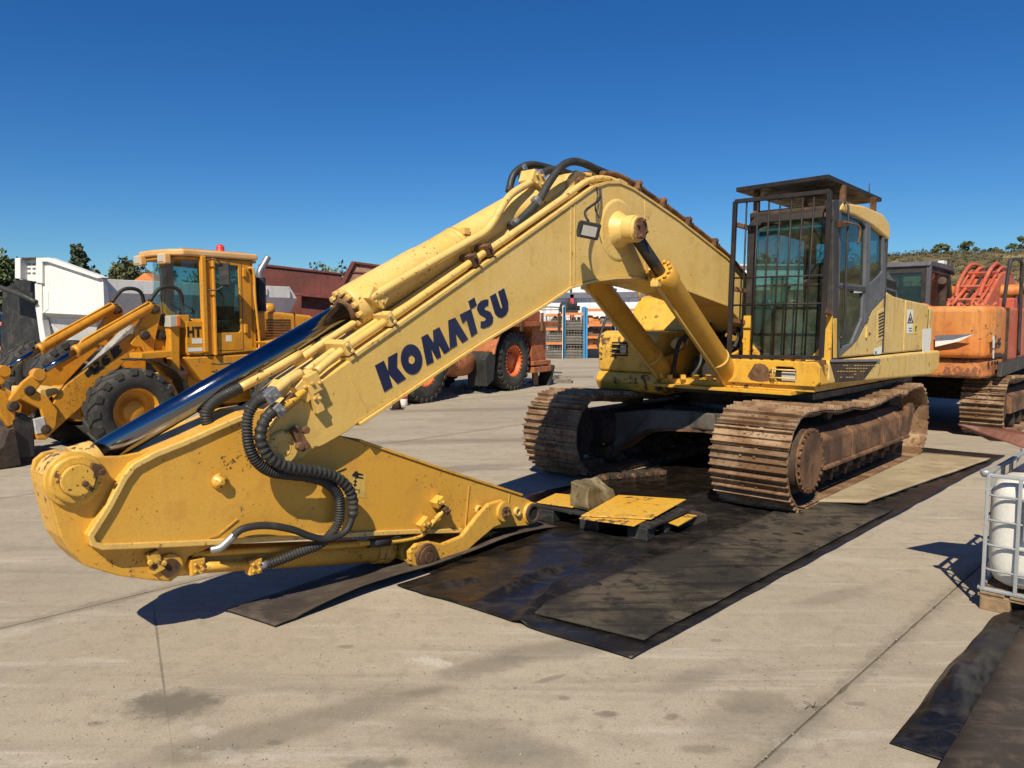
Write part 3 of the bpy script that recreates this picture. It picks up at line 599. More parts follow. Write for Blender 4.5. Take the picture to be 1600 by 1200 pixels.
b = B().tube(E.path([(310,884,.07),(396,883,.07)]), .026, 10, 1).build('steel_pipe', 'yellow_arm', bc)
# ---- arm cylinder
ac = bpy.data.objects.new('arm_cylinder', None); C.objects.link(ac); ac.parent = X
A1 = E.t(545, 487, BC); A2 = E.t(838, 312, BC); d2 = (A2 - A1).normalized(); d1 = (A1 - TP).normalized()
dd = (A2 - TP).normalized()
def ap(k): return TP + dd * k
kh = (A1 - TP).dot(dd); kb = (A2 - TP).dot(dd)
b = B().cyl(ap(.12), ap(kh + .3), .077, n=40).build('rod', 'chrome', ac)
b = B().lathe([(.125,0),(.125,1)], TP + Vector((0,-.09,0)), TP + Vector((0,.09,0)), 30).lathe([(.13,0),(.10,1)], ap(.08), ap(.2), 26).build('rod_eye', 'yellow_rail', ac, .004)
b = B().lathe([(.125,0),(.16,.0),(.165,.03),(.165,.32),(.157,.36),(.157,.94),(.165,.945),(.165,1)], ap(kh), ap(kb), 44); b.build('barrel', 'yellow_rail', ac, .003)
b = B().bolts(ap(kh), -dd, .14, 12, .021, .035); b.build('head_bolts', 'yellow_rail', ac)
b = B().lathe([(.084,0),(.12,.4),(.12,1)], ap(kh - .05), ap(kh + .04), 32); b.build('wiper_seal', 'rust', ac)
BB = E.t(884, 294, BC); b = B().lathe([(.16,0),(.13,1)], ap(kb), BB, 28); b.lathe([(.13,0),(.13,1)], BB + Vector((0,-.12,0)), BB + Vector((0,.12,0)), 28); b.build('base_eye', 'yellow_rail', ac, .004)
b = B()
for t in (BC - .17, BC + .13): b.prism([(BB.x+.22, BB.z-.28), (BB.x+.14, BB.z+.05), (BB.x+.05, BB.z+.14), (BB.x-.08, BB.z+.13), (BB.x-.20, BB.z+.0), (BB.x-.35, BB.z-.05), (BB.x-.2, BB.z-.3)], t, t + .04)
b.build('cylinder_bracket', 'yellow_boom', boom, .008)
b = B().lathe([(.085,0),(.085,1)], (BB.x, BC+.16, BB.z), (BB.x, BC+.20, BB.z), 24).bolts((BB.x, BC+.20, BB.z), (0,1,0), .06, 3, .015, .02).obox((BB.x-.06, BC+.20, BB.z-.02), (.05, .04, .12)).build('pin_retainer', 'rust', boom, .004)
# band and pipe on the cylinder
km = kh + (kb - kh) * .50
b = B().lathe([(.162,0),(.162,1)], ap(km), ap(km + .05), 32); b.obox(ap(km + .025) + Vector((0, .12, .12)), (.06, .06, .05)); b.build('pipe_band', 'yellow_rail', ac)
b = B().tube(E.path([(840,280,.02),(822,289,.06),(800,303,.10),(786,320,.13),(772,345,.14),(757,363,.14),(735,376,.14),(712,389,.14),(650,424,.14),(590,459,.13),(578,466,.11)]), .032, 12).build('steel_pipe', 'yellow_rail', ac)
q = E.t(586, 465, .10); b = B(); b.obox(q, (.16, .09, .10), Matrix.Rotation(-.5, 3, 'Y')); b.bolts(q + Vector((0, .05, 0)), (0,1,0), .04, 4, .013, .012); b.build('port_block', 'yellow_rail', ac, .02)
q = E.t(832, 282, .0); b = B(); b.obox(q, (.18, .16, .11), Matrix.Rotation(-.4, 3, 'Y')); b.bolts(q + Vector((0, .08, 0)), (0,1,0), .05, 4, .015, .02); b.build('port_block', 'yellow_rail', ac, .02)
# ---- pipes along the boom
def offs(line, d):
    n = len(line); out = []
    for i in range(n):
        a = Vector(line[max(i-1, 0)]); c = Vector(line[min(i+1, n-1)]); t = (c - a).normalized(); out.append((line[i][0] + t.y * d, line[i][1] - t.x * d))
    return out
seg = topL[4:10]
for d, t, r_, a0_, a1_ in ((.075, .17, .030, 0, 0), (.075, .08, .027, 0, 0), (.13, -.02, .03, 0, 0), (.075, -.28, .03, 0, 0)):
    pl = offs(seg, d); P = [(x, t, z) for x, z in pl]; e = P[-1]
    P += [(e[0] - .28, t, e[2] + .06), (e[0] - .5, t, e[2] + .05)]
    st = P[0]; P = [(st[0] + .22, t + (.03 if t > .1 else 0), st[2] - .13)] + P
    B().tube(P, r_, 10, 4).build('steel_pipe', 'yellow_rail', boom)
seg2 = topL[10:]
for d, t, r_, m_ in ((.10, .16, .026, 'rust'), (.10, .06, .028, 'yellow_boom'), (.12, -.05, .03, 'rust'), (.10, -.2, .028, 'yellow_boom')):
    P = [(x, t, z) for x, z in offs(seg2, d)]; B().tube(P, r_, 10, 4).build('steel_pipe', m_, boom)
for (i, k) in ((4, .05), (4, .75), (5, .9), (6, .2), (12, .3), (13, .4), (14, .2), (14, .75)):
    a = Vector(topL[i]); c = Vector(topL[i+1]); p = a.lerp(c, k); ang = -math.atan2(c.y - a.y, c.x - a.x)
    b = B(); nrm = Vector(((c - a).normalized().y, -(c - a).normalized().x)); p2 = p + nrm * .085
    b.obox((p2.x, .03, p2.y), (.06, .40, .10), Matrix.Rotation(ang, 3, 'Y')); b.bolts((p2.x, .235, p2.y), (0,1,0), .03, 2, .016, .018)
    b.build('pipe_clamp', 'rust' if i > 4 else 'yellow_rail', boom, .006)
# valve and end clamps where the pipes leave the boom
for u, v, t, sz, rt, m_ in ((478, 603, .20, (.17,.10,.14), .7, 'yellow_rail'), (492, 622, BT1+.03, (.06,.05,.20), .35, 'yellow_rail'), (489, 598, .25, (.09,.06,.13), .4, 'yellow_rail'), (436, 607, .20, (.07,.09,.10), .8, 'yellow_rail'), (449, 628, .26, (.13,.05,.05), .7, 'rust'), (422, 618, .30, (.10,.075,.075), .6, 'grey_metal'), (433, 640, .31, (.06,.08,.08), .7, 'grey_metal')):
    fit(u, v, t, sz, rt, m_, 'pipe_fitting', boom)
b = B().tube(E.path([(480,606,.22),(462,622,.26),(446,634,.29),(434,640,.31)]), .026, 10).build('steel_pipe', 'yellow_chipped', boom)
b = B().tube(E.path([(470,583,.20),(452,594,.23),(436,607,.26),(422,619,.29)]), .032, 10).build('steel_pipe', 'yellow_rail', boom)
for y_, off in ((.0, 0), (-.28, 0)):
    P = E.path([(375, 606, y_), (352, 617, y_), (335, 628, y_), (322, 645, y_), (326, 668, y_)]); B().tube(P, lambda s: .036 + .004 * math.sin(s * 420), 12, 26).build('hydraulic_hose', 'rubber', X)
    P = E.path([(470, 553, y_), (420, 582, y_), (372, 608, y_)]); B().tube(P, .03, 10, 3).build('steel_pipe', 'loader_yellow' if False else 'yellow_rail', boom)
# ---- hoses
def rib(r, f, a): return lambda s: r + a * math.sin(s * f)
h1 = [(421,619,.29),(402,627,.30),(389,646,.30),(386,670,.30),(390,700,.29),(402,722,.28),(421,736,.27),(445,741,.26),(480,745,.25),(509,754,.23),(527,771,.22),(531,790,.21),(529,815,.20),(518,833,.19),(500,850,.17),(470,862,.14),(440,874,.11),(418,882,.08)]
h2 = [(433,640,.31),(419,649,.32),(409,668,.32),(407,687,.32),(415,707,.31),(430,721,.31),(452,730,.30),(490,736,.28),(520,743,.26),(542,760,.25),(551,781,.24),(551,806,.23),(540,830,.22),(512,842,.21),(485,838,.20),(455,827,.20),(415,821,.19),(380,826,.18),(362,840,.17)]
B().tube(E.path(h1), rib(.032, 330, .0045), 14, 30).build('hydraulic_hose', 'rubber', X)
B().tube(E.path(h2[:12]), rib(.036, 150, .0035), 14, 24).build('hydraulic_hose', 'rubber', X)
B().tube(E.path(h2[11:]), .024, 12, 8).build('hydraulic_hose', 'rubber', X)
b = B().tube(E.path([(366,836,.17),(356,846,.165),(344,856,.15),(330,859,.12)]), .026, 12).build('hose_end', 'grey_metal', X)
b = B().tube(E.path([(418,882,.08),(404,884,.07)]), .03, 12, 2).build('hose_end', 'grey_metal', X)
for pts, r_ in (([(797,355,.13),(812,345,.14),(841,314,.15),(859,284,.15),(880,258,.14),(904,253,.12),(938,267,.1),(962,276,.1)], .036),
                ([(795,300,-.28),(804,271,-.28),(829,257,-.26),(860,265,-.24),(890,277,-.2),(915,284,-.18)], .034),
                ([(838,276,-.1),(862,265,-.1),(890,272,-.1),(915,283,-.1)], .036), ([(818,292,-.2),(816,270,-.25),(840,258,-.3),(880,270,-.3),(905,282,-.3)], .03)):
    B().tube(E.path(pts), r_, 12, 6).build('hydraulic_hose', 'rubber', X)
for u, v, t in ((843,272,-.1), (838,314,.15), (817,264,-.27), (806,349,.13)):
    q = E.t(u, v, t); B().obox(q, (.07, .08, .08), Matrix.Rotation(.7, 3, 'Y')).build('hose_collar', 'grey_metal', X, .02)
# ---- work lamp on the boom
q = E.t(917, 360, BT1 + .24); b = B()
M_ = Matrix.Rotation(R(62), 3, 'Z') @ Matrix.Rotation(R(14), 3, 'Y') @ Matrix.Rotation(R(-8), 3, 'X')
vs = [q + M_ @ Vector((x, y, z)) for x, y, z in ((.05,-.11,-.07),(.05,.11,-.07),(.05,.11,.08),(.05,-.11,.08),(-.09,-.06,-.03),(-.09,.06,-.03),(-.09,.06,.06),(-.09,-.06,.06))]
b.add(vs, [(0,1,2,3),(7,6,5,4),(0,4,5,1),(1,5,6,2),(2,6,7,3),(3,7,4,0)]); lamp = b.build('work_lamp', 'rubber', X, .016, 3)
b = B(); b.add([q + M_ @ Vector(v_) for v_ in ((.054,-.068,-.042),(.054,.068,-.042),(.054,.068,.045),(.054,-.068,.045),(.045,-.068,-.042),(.045,.068,-.042),(.045,.068,.045),(.045,-.068,.045))], [(0,1,2,3),(0,4,5,1),(1,5,6,2),(2,6,7,3),(3,7,4,0)]); b.build('lamp_lens', 'lamp_glass', lamp)
B().tube([q + Vector((-.02, 0, .08)), q + Vector((-.08, -.08, .18)), E.t(936, 312, BT1 + .06), E.t(938, 296, BT1 + .02)], .012, 8).build('lamp_stem', 'rubber', lamp)
B().tube(E.path([(932,292,BT1+.02),(934,305,BT1+.03),(930,325,BT1+.05),(936,340,BT1+.1)]), .008, 6).build('lamp_wire', 'rubber', lamp)
# ---- boom cylinders
def boom_cyl(t):
    p = Vector((PIN.x, t, PIN.z)); q = E.t(1150, 603, .37); q = Vector((q.x, t, q.z)); d = (q - p); L_ = d.length; d /= L_
    g_ = bpy.data.objects.new('boom_cylinder', None); C.objects.link(g_); g_.parent = X
    B().lathe([(.13,0),(.13,1)], p + Vector((0,-.07,0)), p + Vector((0,.07,0)), 26).build('rod_eye', 'yellow_boom', g_, .004)
    h = E.t(1030, 427, .37); kh_ = (Vector((h.x, t, h.z)) - p).dot(d)
    B().cyl(p + d*.1, p + d*(kh_+.2), .062, n=24).build('rod', 'black_steel', g_)
    B().lathe([(.09,0),(.135,0),(.145,.02),(.145,.08),(.128,.1),(.128,.95),(.10,1)], p + d*kh_, p + d*(L_-.05), 34).bolts(p + d*kh_, -d, .118, 12, .02, .03).build('barrel', 'yellow_arm', g_, .003)
    B().lathe([(.12,0),(.12,1)], q + Vector((0,-.09,0)), q + Vector((0,.09,0)), 24).build('base_eye', 'rust', g_)
    k = kh_ + (L_ - kh_) * .72; B().lathe([(.135,0),(.135,1)], p + d*k, p + d*(k+.045), 28).obox(p + d*(k+.02) + Vector((.1, .06, .02)), (.07, .05, .05)).build('pipe_band', 'yellow_rail', g_)
    k = kh_ + .12; e = p + d*k + Vector((.15, 0, -.05)); B().obox(e, (.12, .09, .07)).build('port_block', 'yellow_rail', g_, .015)
    B().tube([e, e + d*.25 + Vector((.02,0,0)), p + d*(L_*.7) + Vector((.13,0,-.07)), p + d*(L_*.95) + Vector((.15,0,-.05))], .02, 8).build('steel_pipe', 'yellow_boom', g_)
boom_cyl(.37); boom_cyl(-.51)

# safety pictogram on the arm
paint('sticker_old', (.62, .40, .09), .5, dirt_amt=.3, streak=.1)
st = B().prism(E.poly([(546,738),(572,741),(570,778),(544,775)], AT1+.002), AT1 + .0005, AT1 + .002).build('warning_sticker', 'sticker_old', arm)
def ic(pts, nm='pictogram'): B().prism(E.poly(pts, AT1+.003), AT1 + .0025, AT1 + .0035).build(nm, 'decal_black', st)
ic([(550,742),(553,738.5),(556,740),(555,744),(551,745)]); ic([(554,737),(558,736),(560,739),(568,741),(567.5,743),(560,742.5),(560,744.5),(568,746.5),(567.5,748.5),(559,747),(555,748.5),(554,744)])
ic([(555,749),(558.5,753),(556.2,753),(555.6,757),(558,757),(554,761),(551.6,756.5),(553.8,756.6),(554.3,752.8),(552,752.6)]); ic([(526,737),(541,731),(541,733),(530,738)]); ic([(553,764),(561,765),(561,766),(553,765)]); ic([(561,765),(562,765),(561,772),(560,772)])
# ---- upper structure
up = X
B().box(-2.7, 1.22, -1.40, 1.40, 1.13, 1.19).build('revolving_frame', 'yellow_chipped', X, .004)
B().box(-.6, 1.34, -.55, 1.2, 1.09, 1.128).build('frame_nose', 'yellow_chipped', X, .004)
B().box(-2.6, 1.0, -1.3, 1.3, 1.02, 1.09).build('frame_underside', 'black_steel', X)
B().lathe([(.72,0),(.72,1)], (0,0,.86), (0,0,1.08), 48).bolts((0,0,.90), (0,0,-1), .68, 40, .018, .03).build('swing_bearing', 'rust_dark', X)
# boom foot brackets and clutter between them
for t in (-.47, .29): B().prism([(.9,1.19),(1.3,1.19),(1.32,1.35),(1.18,1.45),(.75,1.55),(.35,2.1),(.1,2.16),(-.08,2.02),(-.35,1.19)], t, t + .05).build('boom_bracket', 'yellow_arm', X, .008)
B().cyl((.12,-.6,1.95), (.12,.45,1.95), .075, n=20).build('foot_pin', 'rust', X)
random.seed(8)
for k in range(16):
    t0 = random.uniform(-.42, .24); s0 = random.uniform(.25, .95)
    P = [(s0 - .5, t0, 1.75 + random.uniform(-.2, .25)), (s0 - .1, t0 + random.uniform(-.1,.1), 1.75 + random.uniform(-.1,.3)), (s0 + .15, t0 + random.uniform(-.1,.1), 1.5 + random.uniform(-.1,.15)), (s0 + .25, t0 + random.uniform(-.15,.15), 1.22)]
    B().tube(P, random.uniform(.018, .032), 8).build('hydraulic_hose', 'rubber', X)
B().box(-.3, .45, -.40, .22, 1.2, 1.62).box(.5, .8, -.3, .15, 1.2, 1.4).build('valve_block', 'black_steel', X, .02)
B().box(.50, .62, -.68, -.60, 1.62, 1.75).build('lamp_housing', 'white_paint', X, .01)
B().lathe([(.07,0),(.075,.5),(.05,1)], (.92,-.42,1.60), (1.05,-.42,1.60), 16).build('grease_cap', 'yellow_rail', X)
for k in range(4): B().obox((1.15 - k*.02, -.42 + k*.17, 1.215), (.34, .06, .05), Matrix.Rotation(R(35), 3, 'Z')).build('step_bar', 'yellow_arm', X)
# right-hand tool box and fuel tank
tb = [(1.22,1.24),(1.24,1.55),(1.20,1.72),(1.08,1.76),(.2,1.76),(.2,1.24)]
B().prism(tb, -1.45, -.55).build('tool_box', 'yellow_chipped', X, .035, 3)
B().prism([(1.24,1.19),(1.27,1.12),(1.20,1.00),(1.0,.96),(-1.2,.98),(-1.2,1.235),(1.22,1.235)], -1.47, -.53).build('side_skirt', 'yellow_chipped', X, .03, 3)
ft = [(.60,1.76),(.42,2.08),(.30,2.20),(.16,2.24),(-1.3,2.24),(-1.3,1.2),(.2,1.2),(.2,1.76)]
B().prism(ft, -1.44, -.56).build('fuel_tank', 'yellow_chipped', X, .03, 3)
B().box(-2.7, -1.31, -1.44, -.56, 1.2, 2.15).build('pump_cover', 'yellow_pale', X, .03)
hb = B().box(1.19, 1.252, -1.22, -.98, 1.44, 1.62).build('head_lamp', 'dark_void', X, .01)
B().box(1.20, 1.262, -1.08, -.99, 1.48, 1.58).build('lamp_lens', 'lamp_glass', hb, .01)
for z in (1.47, 1.53, 1.59): B().cyl((1.265,-1.23,z), (1.265,-.97,z), .008, n=6).build('lamp_guard_bar', 'yellow_rail', hb)
for (y0, y1) in ((-1.4, -1.3),): 
    B().tube([(.35,y0,2.2),(.35,y0,2.55),(.2,y0,2.6),(-.8,y0,2.6),(-.9,y0,2.2)], .02, 8, 3).build('hand_rail', 'yellow_chipped', X)
# left deck in front of and below the cab
db = B().holed([(.36,1.19),(1.42,1.19),(1.47,1.24),(1.47,1.40),(1.43,1.455),(.36,1.455)], [[(.98,1.23),(1.19,1.23),(1.21,1.26),(1.21,1.37),(1.18,1.39),(.99,1.39),(.965,1.36),(.965,1.26)]], lambda y, z: (1.26, y, z), (-.06, 0, 0))
deck = db.build('front_bumper', 'yellow_chipped', X, .018, 3)
B().box(.85, 1.195, .36, 1.46, 1.2, 1.45).build('deck_box', 'yellow_chipped', X, .02)
B().box(1.196, 1.205, .93, 1.24, 1.21, 1.41).build('lamp_recess', 'dark_void', X)
hl = B().box(1.205, 1.245, 1.04, 1.20, 1.235, 1.335).build('head_lamp', 'lamp_glass', X, .012)
for z in (1.27, 1.36): B().cyl((1.285,.93,z), (1.285,1.22,z), .009, n=6).build('lamp_guard_bar', 'yellow_rail', hl)
for y in (.95, .975): B().cyl((1.285,y,1.24), (1.285,y+.02,1.38), .008, n=6).build('lamp_guard_bar', 'yellow_rail', hl)
B().lathe([(.075,0),(.075,1)], (1.255,.80,1.33), (1.264,.80,1.33), 20).prismx([(.66,1.27),(.70,1.23),(.80,1.215),(.90,1.225),(.94,1.27),(.92,1.31),(.90,1.37),(.86,1.41),(.80,1.42),(.74,1.41),(.71,1.36),(.69,1.33)], 1.259, 1.2625).build('rust_patch', 'rust', X)
# left skirt: long rounded sill below doors
sk = [(1.02,1.46),(1.03,1.25),(.98,1.20),(-2.9,1.10),(-3.22,1.16),(-3.30,1.25),(-3.30,1.45),(-2.0,1.46)]
B().prism(sk, 1.16, 1.475).build('side_sill', 'yellow_pale', X, .05, 4)
B().prism(E.poly([(1297,565),(1373,562),(1349,594),(1306,598)], 1.478), 1.476, 1.480).build('grip_pad', 'rust_dark', X)
gp = B(); random.seed(2)
for r_ in range(5):
    for c_ in range(14 - r_*2):
        q = E.t(1310 + c_*4.4, 571 + r_*4.6, 1.481)
        if random.random() < .72: gp.obox(q, (.05, .006, .008))
tag(gp.build('grip_studs', 'yellow_pale', X), kind='stuff')
B().prism(E.poly([(1297,561.5),(1374,561),(1374,564.5),(1297,565.5)], 1.478), 1.476, 1.492).build('sill_trim', 'grey_metal', X)
# engine-side panels, shoulder sweeping up behind the cab door
pan = [(1300,560),(1306,553),(1330,540),(1342,527),(1352,507),(1364,483),(1378,468),(1384,460),(1386,456)]
pl = E.poly(pan, 1.45); pl += [(-1.15, 2.20), (-1.62, 2.17), (-1.62, 1.475)]
B().prism(pl, 1.36, 1.45).build('door_panel', 'yellow_pale', X, .02, 3)
B().prism([(-.83,2.2),(-1.62,2.172),(-1.62,1.475),(-.83,1.475)], .3, 1.36).build('engine_cover', 'yellow_pale', X, .02)
B().prism([(-1.63,2.17),(-2.7,2.12),(-2.7,1.475),(-1.63,1.475)], -.54, 1.45).build('rear_door', 'yellow_pale', X, .025, 3)
cw = [(-2.71,-1.42),(-2.71,1.45),(-2.98,1.44),(-3.16,1.36),(-3.28,1.15),(-3.33,.7),(-3.36,0),(-3.33,-.7),(-3.26,-1.1),(-3.1,-1.34),(-2.95,-1.42)]
B().prismz(cw, 1.47, 2.12).build('counterweight', 'yellow_pale', X, .11, 5)
B().prismz([(x*.985, y*.985) for x, y in cw], 1.12, 1.465).build('counterweight_base', 'yellow_pale', X, .06, 4)
B().box(-2.708, -2.702, 1.44, 1.452, 1.47, 2.05).build('panel_gap', 'rust_dark', X)
v0 = B().prism(E.poly([(1371,488),(1383,480),(1381,528),(1370,535)], 1.452), 1.447, 1.456).build('vent_grille', 'yellow_pale', X, .003)
for k in range(8):
    B().prism(E.poly([(1373,491+k*4.9),(1381,487+k*4.9),(1381,489.2+k*4.9),(1373,493.2+k*4.9)], 1.457), 1.456, 1.459).build('vent_slot', 'dark_void', v0)
hdl = B().box(-.02, .02, 1.45, 1.47, 1.62, 1.75).build('door_latch', 'yellow_rail', X, .006); q = E.t(1354, 520, 1.46); hdl.location = (q.x, 0, q.z - 1.68)
# stickers
def sticker(px, t, mat='white_sticker', par=None, name='sticker'):
    return B().prism(E.poly(px, t), t - .002, t + .001).build(name, mat, par or X)
paint('sticker_yellow', (.62, .45, .05), .5, dirt_amt=.1, streak=0)
s1 = sticker([(1418,484),(1427,484),(1426,521),(1417,521)], 1.453)
B().holed(E.poly([(1422.5,487),(1427,505),(1417.5,505.5)], 1.454), [E.poly([(1422.3,491.5),(1424.8,503.4),(1419.8,503.6)], 1.454)], lambda x, z: (x, 1.4545, z), (0, .001, 0)).build('warning_triangle', 'decal_black', s1)
B().prism(E.poly([(1421,497),(1423,496.5),(1423.6,502),(1421,502.4)], 1.4545), 1.4545, 1.4555).build('pictogram', 'decal_black', s1)
for k in range(2): B().prism(E.poly([(1420,512+k*4),(1425,512+k*4),(1425,514+k*4),(1420,514+k*4)], 1.4545), 1.4545, 1.4555).build('text_line', 'cargo_grey', s1)
s2 = sticker([(1429,506),(1434.5,505),(1433.5,522),(1428,522)], 1.453, 'sticker_yellow'); B().prism(E.poly([(1430,510),(1433,509.5),(1432.5,512),(1431.8,512),(1431.5,518),(1430.3,518)], 1.4545), 1.4545, 1.4555).build('pictogram', 'decal_black', s2)
sticker([(1442,514),(1455,513),(1453,552),(1441,553)], 1.453)
s3 = sticker([(1366,545),(1378,541),(1377,553),(1366,554)], 1.4535); B().prism(E.poly([(1367,549),(1370,548.5),(1370,553),(1367,553)], 1.4545), 1.4545, 1.4555).build('pictogram', 'rack_blue', s3)
# louvred hood behind the cab
hd = B().prism([(-.86,2.18),(-.86,2.50),(-1.02,2.54),(-1.42,2.40),(-1.55,2.18)], .55, 1.38).build('air_intake_hood', 'cab_grey', X, .015)
MAT['cab_grey'] and None
for r_ in range(2):
    for k in range(10):
        B().obox((-.92 - k*.055, 1.382, 2.38 - r_*.13 - k*.004), (.03, .012, .10), Matrix.Rotation(R(14), 3, 'Y')).build('louvre', 'dark_void', hd)
# ---- cab
cab = bpy.data.objects.new('cab', None); C.objects.link(cab); cab.parent = X
CF, CR, C0, C1 = .95, -.80, .46, 1.46
# front frame with windscreen opening
fo = [(C0,1.46),(C1,1.46),(C1,3.0),(C1-.05,3.10),(C0+.10,3.10),(C0,2.98)]
fh = [(C0+.20,1.52),(C1-.20,1.52),(C1-.11,1.62),(C1-.10,2.95),(C1-.14,3.0),(C0+.17,3.0),(C0+.10,2.92),(C0+.10,1.64)]
B().holed(fo, [fh], lambda y, z: (CF, y, z), (-.06, 0, 0)).build('front_frame', 'black_steel', cab, .012)
up_w = [(C1-.102,2.30),(C1-.10,2.95),(C1-.14,3.0),(C0+.17,3.0),(C0+.10,2.92),(C0+.10,2.30)]; lo_w = [(C0+.20,1.52),(C1-.20,1.52),(C1-.11,1.62),(C1-.102,2.28),(C0+.10,2.28),(C0+.10,1.64)]
B().prismx(up_w, CF - .04, CF - .034).build('windscreen', 'glass', cab); B().prismx(lo_w, CF - .04, CF - .034).build('lower_windscreen', 'glass_dirty', cab)
B().prismx([(C0+.1,2.28),(C1-.1,2.28),(C1-.1,2.30),(C0+.1,2.30)], CF - .045, CF - .02).build('window_rail', 'black_steel', cab)
# yellow lower corners
B().prismx([(C0-.01,1.455),(C0+.22,1.455),(C0+.22,1.50),(C0+.105,1.62),(C0+.085,1.95),(C0-.01,1.95)], CF + .002, CF + .02).build('corner_panel', 'yellow_chipped', cab, .004)
B().prismx([(C1+.01,1.455),(C0+.22,1.455),(C0+.22,1.50),(C1-.20,1.50),(C1-.10,1.62),(C1-.085,1.95),(C1+.01,1.95)], CF + .002, CF + .02).build('corner_panel', 'yellow_chipped', cab, .004)
# sides
def sp(px): return E.poly(px, C1)
side = sp([(1306,562),(1308,318),(1312,313),(1326,315),(1345,324),(1364,338),(1377,349),(1383,362),(1384,462),(1378,468),(1364,483),(1352,507),(1342,527),(1330,541)])
w1 = sp([(1315,331),(1348,347),(1353,356),(1351,446),(1312.5,442)]); w2 = sp([(1313,452),(1349,457),(1347,498),(1331,536),(1313,544),(1309,510)]); w3 = sp([(1361,345),(1377,351),(1380,357),(1379.5,424),(1374,431),(1359,444)])
B().holed(side, [w1, w2, w3], lambda x, z: (x, C1, z), (0, -.05, 0)).build('door_side', 'cab_grey', cab, .006)
for nm, wv, m_ in (('door_window', w1, 'glass'), ('door_lower_window', w2, 'glass_dirty'), ('rear_side_window', w3, 'glass')):
    B().prism(wv, C1 - .03, C1 - .025).build(nm, m_, cab)
B().prism(sp([(1300,562),(1301,312),(1310,312),(1309,562)]), C1 - .09, C1 + .012).build('front_pillar', 'black_steel', cab, .015)
B().prism(sp([(1300.5,560),(1300.5,497),(1306,497),(1306,560)]), C1 - .09, C1 + .016).build('pillar_foot', 'yellow_chipped', cab, .01)
B().prism(sp([(1311,446),(1351.5,449),(1351,456),(1311,450)]), C1 - .01, C1 + .012).build('door_rail', 'black_steel', cab, .004)
B().prism(sp([(1353.5,342),(1359.5,345),(1357,500),(1350,505)]), C1 - .01, C1 + .008).build('door_pillar', 'cab_grey', cab, .004)
ls = [(side[i]) for i in range(len(side))]
B().holed([(CR,1.5),(CF-.06,1.5),(CF-.06,3.08),(CR,3.0)], [[(CR+.12,2.05),(CF-.14,1.85),(CF-.14,2.98),(CR+.12,2.92)]], lambda x, z: (x, C0, z), (0, .05, 0)).build('right_side', 'black_steel', cab, .006)
B().prism([(CR+.12,2.05),(CF-.14,1.85),(CF-.14,2.98),(CR+.12,2.92)], C0 + .02, C0 + .025).build('right_window', 'glass_clear', cab)
B().holed([(C0,1.5),(C1,1.5),(C1,3.0),(C0,3.0)], [[(C0+.12,2.25),(C1-.12,2.25),(C1-.12,2.9),(C0+.12,2.9)]], lambda y, z: (CR, y, z), (.05, 0, 0)).build('rear_frame', 'black_steel', cab, .006)
B().prismx([(C0+.12,2.25),(C1-.12,2.25),(C1-.12,2.9),(C0+.12,2.9)], CR + .02, CR + .025).build('rear_window', 'glass_clear', cab)
rf = [(CF-.10,3.07),(CF-.12,3.12),(CF-.20,3.17),(.1,3.20),(-.55,3.17),(CR+.02,3.08),(CR-.03,2.96),(CR,2.88),(-.2,3.0),(.4,3.06)]
B().prism(rf, C0 + .0, C1 + .015).build('roof', 'yellow_rail', cab, .05, 4)
B().box(CR, CF - .06, C0 + .05, C1 - .05, 1.44, 1.50).build('floor', 'rust_dark', cab)
# inside: seat, consoles, pedals
seat = B().box(-.45, .10, .72, 1.22, 1.82, 1.98).build('seat', 'seat_cloth', cab, .05, 3)
B().prism([(-.35,1.95),(-.22,1.95),(-.34,2.62),(-.48,2.6)], .74, 1.20).prism([(-.40,2.62),(-.50,2.6),(-.54,2.86),(-.45,2.87)], .84, 1.10).build('backrest', 'seat_cloth', seat, .04, 3)
B().box(-.35, .25, .58, .70, 1.5, 2.08).box(-.35, .25, 1.24, 1.36, 1.5, 2.08).build('console', 'black_steel', cab, .03)
B().box(-.4, .1, .75, 1.2, 1.5, 1.8).build('seat_base', 'black_steel', cab)
B().tube([(.15,.64,2.05),(.22,.64,2.2),(.2,.66,2.32)], .018, 8).tube([(.15,1.3,2.05),(.22,1.3,2.2),(.2,1.28,2.32)], .018, 8).tube([(.55,.88,1.5),(.5,.88,1.75),(.42,.88,2.05)], .014, 8).tube([(.55,1.04,1.5),(.5,1.04,1.75),(.42,1.04,2.05)], .014, 8).build('control_lever', 'rubber', cab)
B().obox((.66, .98, 1.62), (.1, .5, .02), Matrix.Rotation(.5, 3, 'Y')).build('pedals', 'rust', cab)
B().box(.55, .62, .60, .78, 2.1, 2.42).build('monitor', 'white_sticker', cab, .01)
B().box(CF-.09, CF-.06, C0+.12, C1-.12, 2.86, 2.96).build('sun_blind', 'steel_light', cab)
B().box(CF-.16, CF+.0, C0+.02, C1-.02, 3.06, 3.13).build('roof_header', 'rust_dark', cab, .02)
